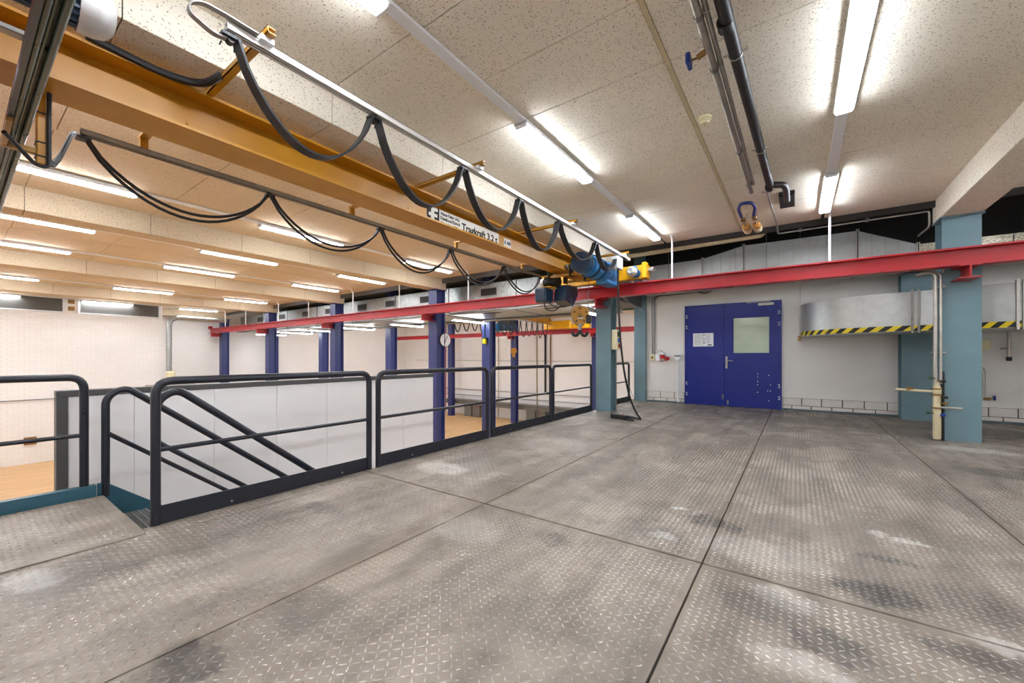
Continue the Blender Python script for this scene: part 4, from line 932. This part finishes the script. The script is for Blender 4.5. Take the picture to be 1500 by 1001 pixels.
# machine bench along the far wall
mb_ = thing('roller_bench', 'long grey machine bench along the white far wall', 'bench', (-13, 20, ZH))
MB().bbox(-19.6, -6.0, 19.66, 20.2, -1.98, -1.69, .01).build('table', 'machine', mb_, False); MB().box(-19.6, -6.0, 19.64, 19.66, -1.80, -1.775).build('table_rail', 'dark_grey', mb_, False)
for x in (-17.6, -16.9, -12.7, -12.0, -8.2): MB().bbox(x - .3, x + .3, 19.72, 20.15, ZH, -1.98, .01).build('cabinet', 'machine', mb_, False)
for x in (-17.75, -16.8, -12.1): MB().lathe((x, 19.72, -2.1), (0, -1, 0), [(0, .04), (.03, .04), (.035, .02)], 10).build('button', 'red_plastic', mb_)
MB().lathe((-13.55, 19.64, -1.84), (0, -1, 0), [(0, .06), (.01, .05)], 14).build('badge', 'cream', mb_)
for z, r in ((-1.06, .02), (-1.45, .02), (.9, .01)): tag(MB().cyl((-23.5, YF - .06, z), (-3.6, YF - .06, z), r, n=8).build('wall_pipe', 'steel'), {-1.06: 'grey pipe along the far wall, upper of two above the bench', -1.45: 'grey pipe along the far wall, lower of two above the bench', .9: 'thin wire line along the far wall at mid height'}[z], 'pipe')
for x, mt, r, lab in ((-20.6, 'black', .06, 'black riser pipe on the far wall near its left corner'), (-20.3, 'red', .035, 'red riser pipe on the far wall near its left corner'), (-12.1, 'black', .06, 'black riser pipe on the far wall behind the guard rail'), (-11.75, 'brass', .04, 'brown riser pipe beside the black one on the far wall'), (-12.7, 'beige_pipe', .03, 'thin beige riser pipe on the far wall'), (-15.6, 'beige_pipe', .03, 'thin beige riser pipe between the far navy columns')):
    z0_ = -2.7 if mt != 'black' else -1.0
    tag(MB().cyl((x, YF - .1, z0_), (x, YF - .1, 3.36), r, n=10).build('riser_pipe', mt), lab, 'pipe')
# second crane
c2 = thing('overhead_crane', 'smaller yellow crane with hanging cable loops in the second hall', 'crane', (-10.9, 15, 2.6))
MB().ibeam('y', -10.9, 2.96, 3.3, .3, 11.2, 18.9, .02, .014).build('girder', 'yellow', c2, False)
MB().bbox(-11.2, -8.55, 18.74, 18.96, 2.62, 2.86, .02).build('end_carriage', 'yellow_bright', c2, False); MB().bbox(-11.1, -9.5, 18.5, 18.75, 2.61, 3.05, .05).build('drive_cover', 'yellow_bright', c2, False)
MB().box(-10.52, -10.47, 10.9, 18.4, 2.84, 2.88).build('cable_channel', 'steel', c2, False)
for y_ in (11.5, 14.5, 17.5): MB().box(-10.9, -10.48, y_, y_ + .05, 2.88, 2.97).build('channel_arm', 'yellow', c2, False)
for k in range(14): MB().tube(sagpath((-10.5, 10.95 + k * .5, 2.84), (-10.5, 11.43 + k * .5, 2.84), 2.10 + .05 * (k % 3), 10), .022, 6).build('festoon_cable', 'rubber', c2)
h2 = thing('electric_hoist', 'dark blue hoist with a small yellow hook block in the second hall', 'hoist', (-10.9, 15.0, 1.2))
MB().bbox(-11.35, -10.95, 14.2, 14.75, 2.32, 2.66, .04).build('control_box', 'hoist_blue', h2); MB().lathe((-10.75, 14.4, 2.5), (0, 1, 0), [(0, .1), (.03, .17), (.9, .17), (.95, .1)], 16).build('drum', 'hoist_dark', h2); MB().bbox(-11.2, -10.6, 14.6, 15.1, 2.62, 2.94, .02).build('trolley', 'black', h2)
hc = Vector((-10.72, 15.2, 1.42))
MB().lathe(hc - nrm * .06, nrm, [(0, .12), (.02, .15), (.10, .15), (.12, .12)], 16).build('hook_block', 'yellow', h2); MB().bbox(hc.x - .06, hc.x + .06, hc.y - .05, hc.y + .05, 1.12, 1.32, .03).build('hook_neck', 'yellow', h2)
MB().tube(rounded([(hc.x, hc.y, 1.14), (hc.x, hc.y, 1.02), (hc.x + .08, hc.y, .97), (hc.x + .14, hc.y, 1.05)], .06), .03, 8).build('hook', 'black', h2)
for q_ in (-.1, .1): MB().cyl((hc.x + q_, hc.y, 1.5), (hc.x + q_, hc.y - .1, 2.65), .008, n=5).build('wire_rope', 'steel', h2)
pc2 = thing('pendant_control', 'thin pendant cable hanging in the second hall with a grey handset', 'control', (-8.9, 14.5, -1.2))
MB().tube([(-9.0, 14.5, 2.86), (-9.0, 14.5, 1), (-9.0, 14.52, -1.1)], .012, 6).build('cable', 'rubber', pc2); MB().bbox(-9.05, -8.95, 14.46, 14.56, -1.4, -1.1, .02).build('handset', 'dark_grey', pc2); MB().box(-10.46, -8.98, 14.48, 14.52, 2.86, 2.90).build('arm', 'steel', pc2, False)
cb2 = thing('conductor_bars', 'green conductor bar at the near side of the second hall below the duct', 'bars', (-12, 11.1, 2.45))
MB().cyl((-14, 11.1, 2.5), (-3.6, 11.1, 2.5), .035, n=10).build('bar', 'green', cb2)
for x in (-5, -7.5, -10, -12.5): MB().box(x - .02, x + .02, 10.7, 11.12, 2.53, 2.56).build('clamp', 'steel', cb2, False)
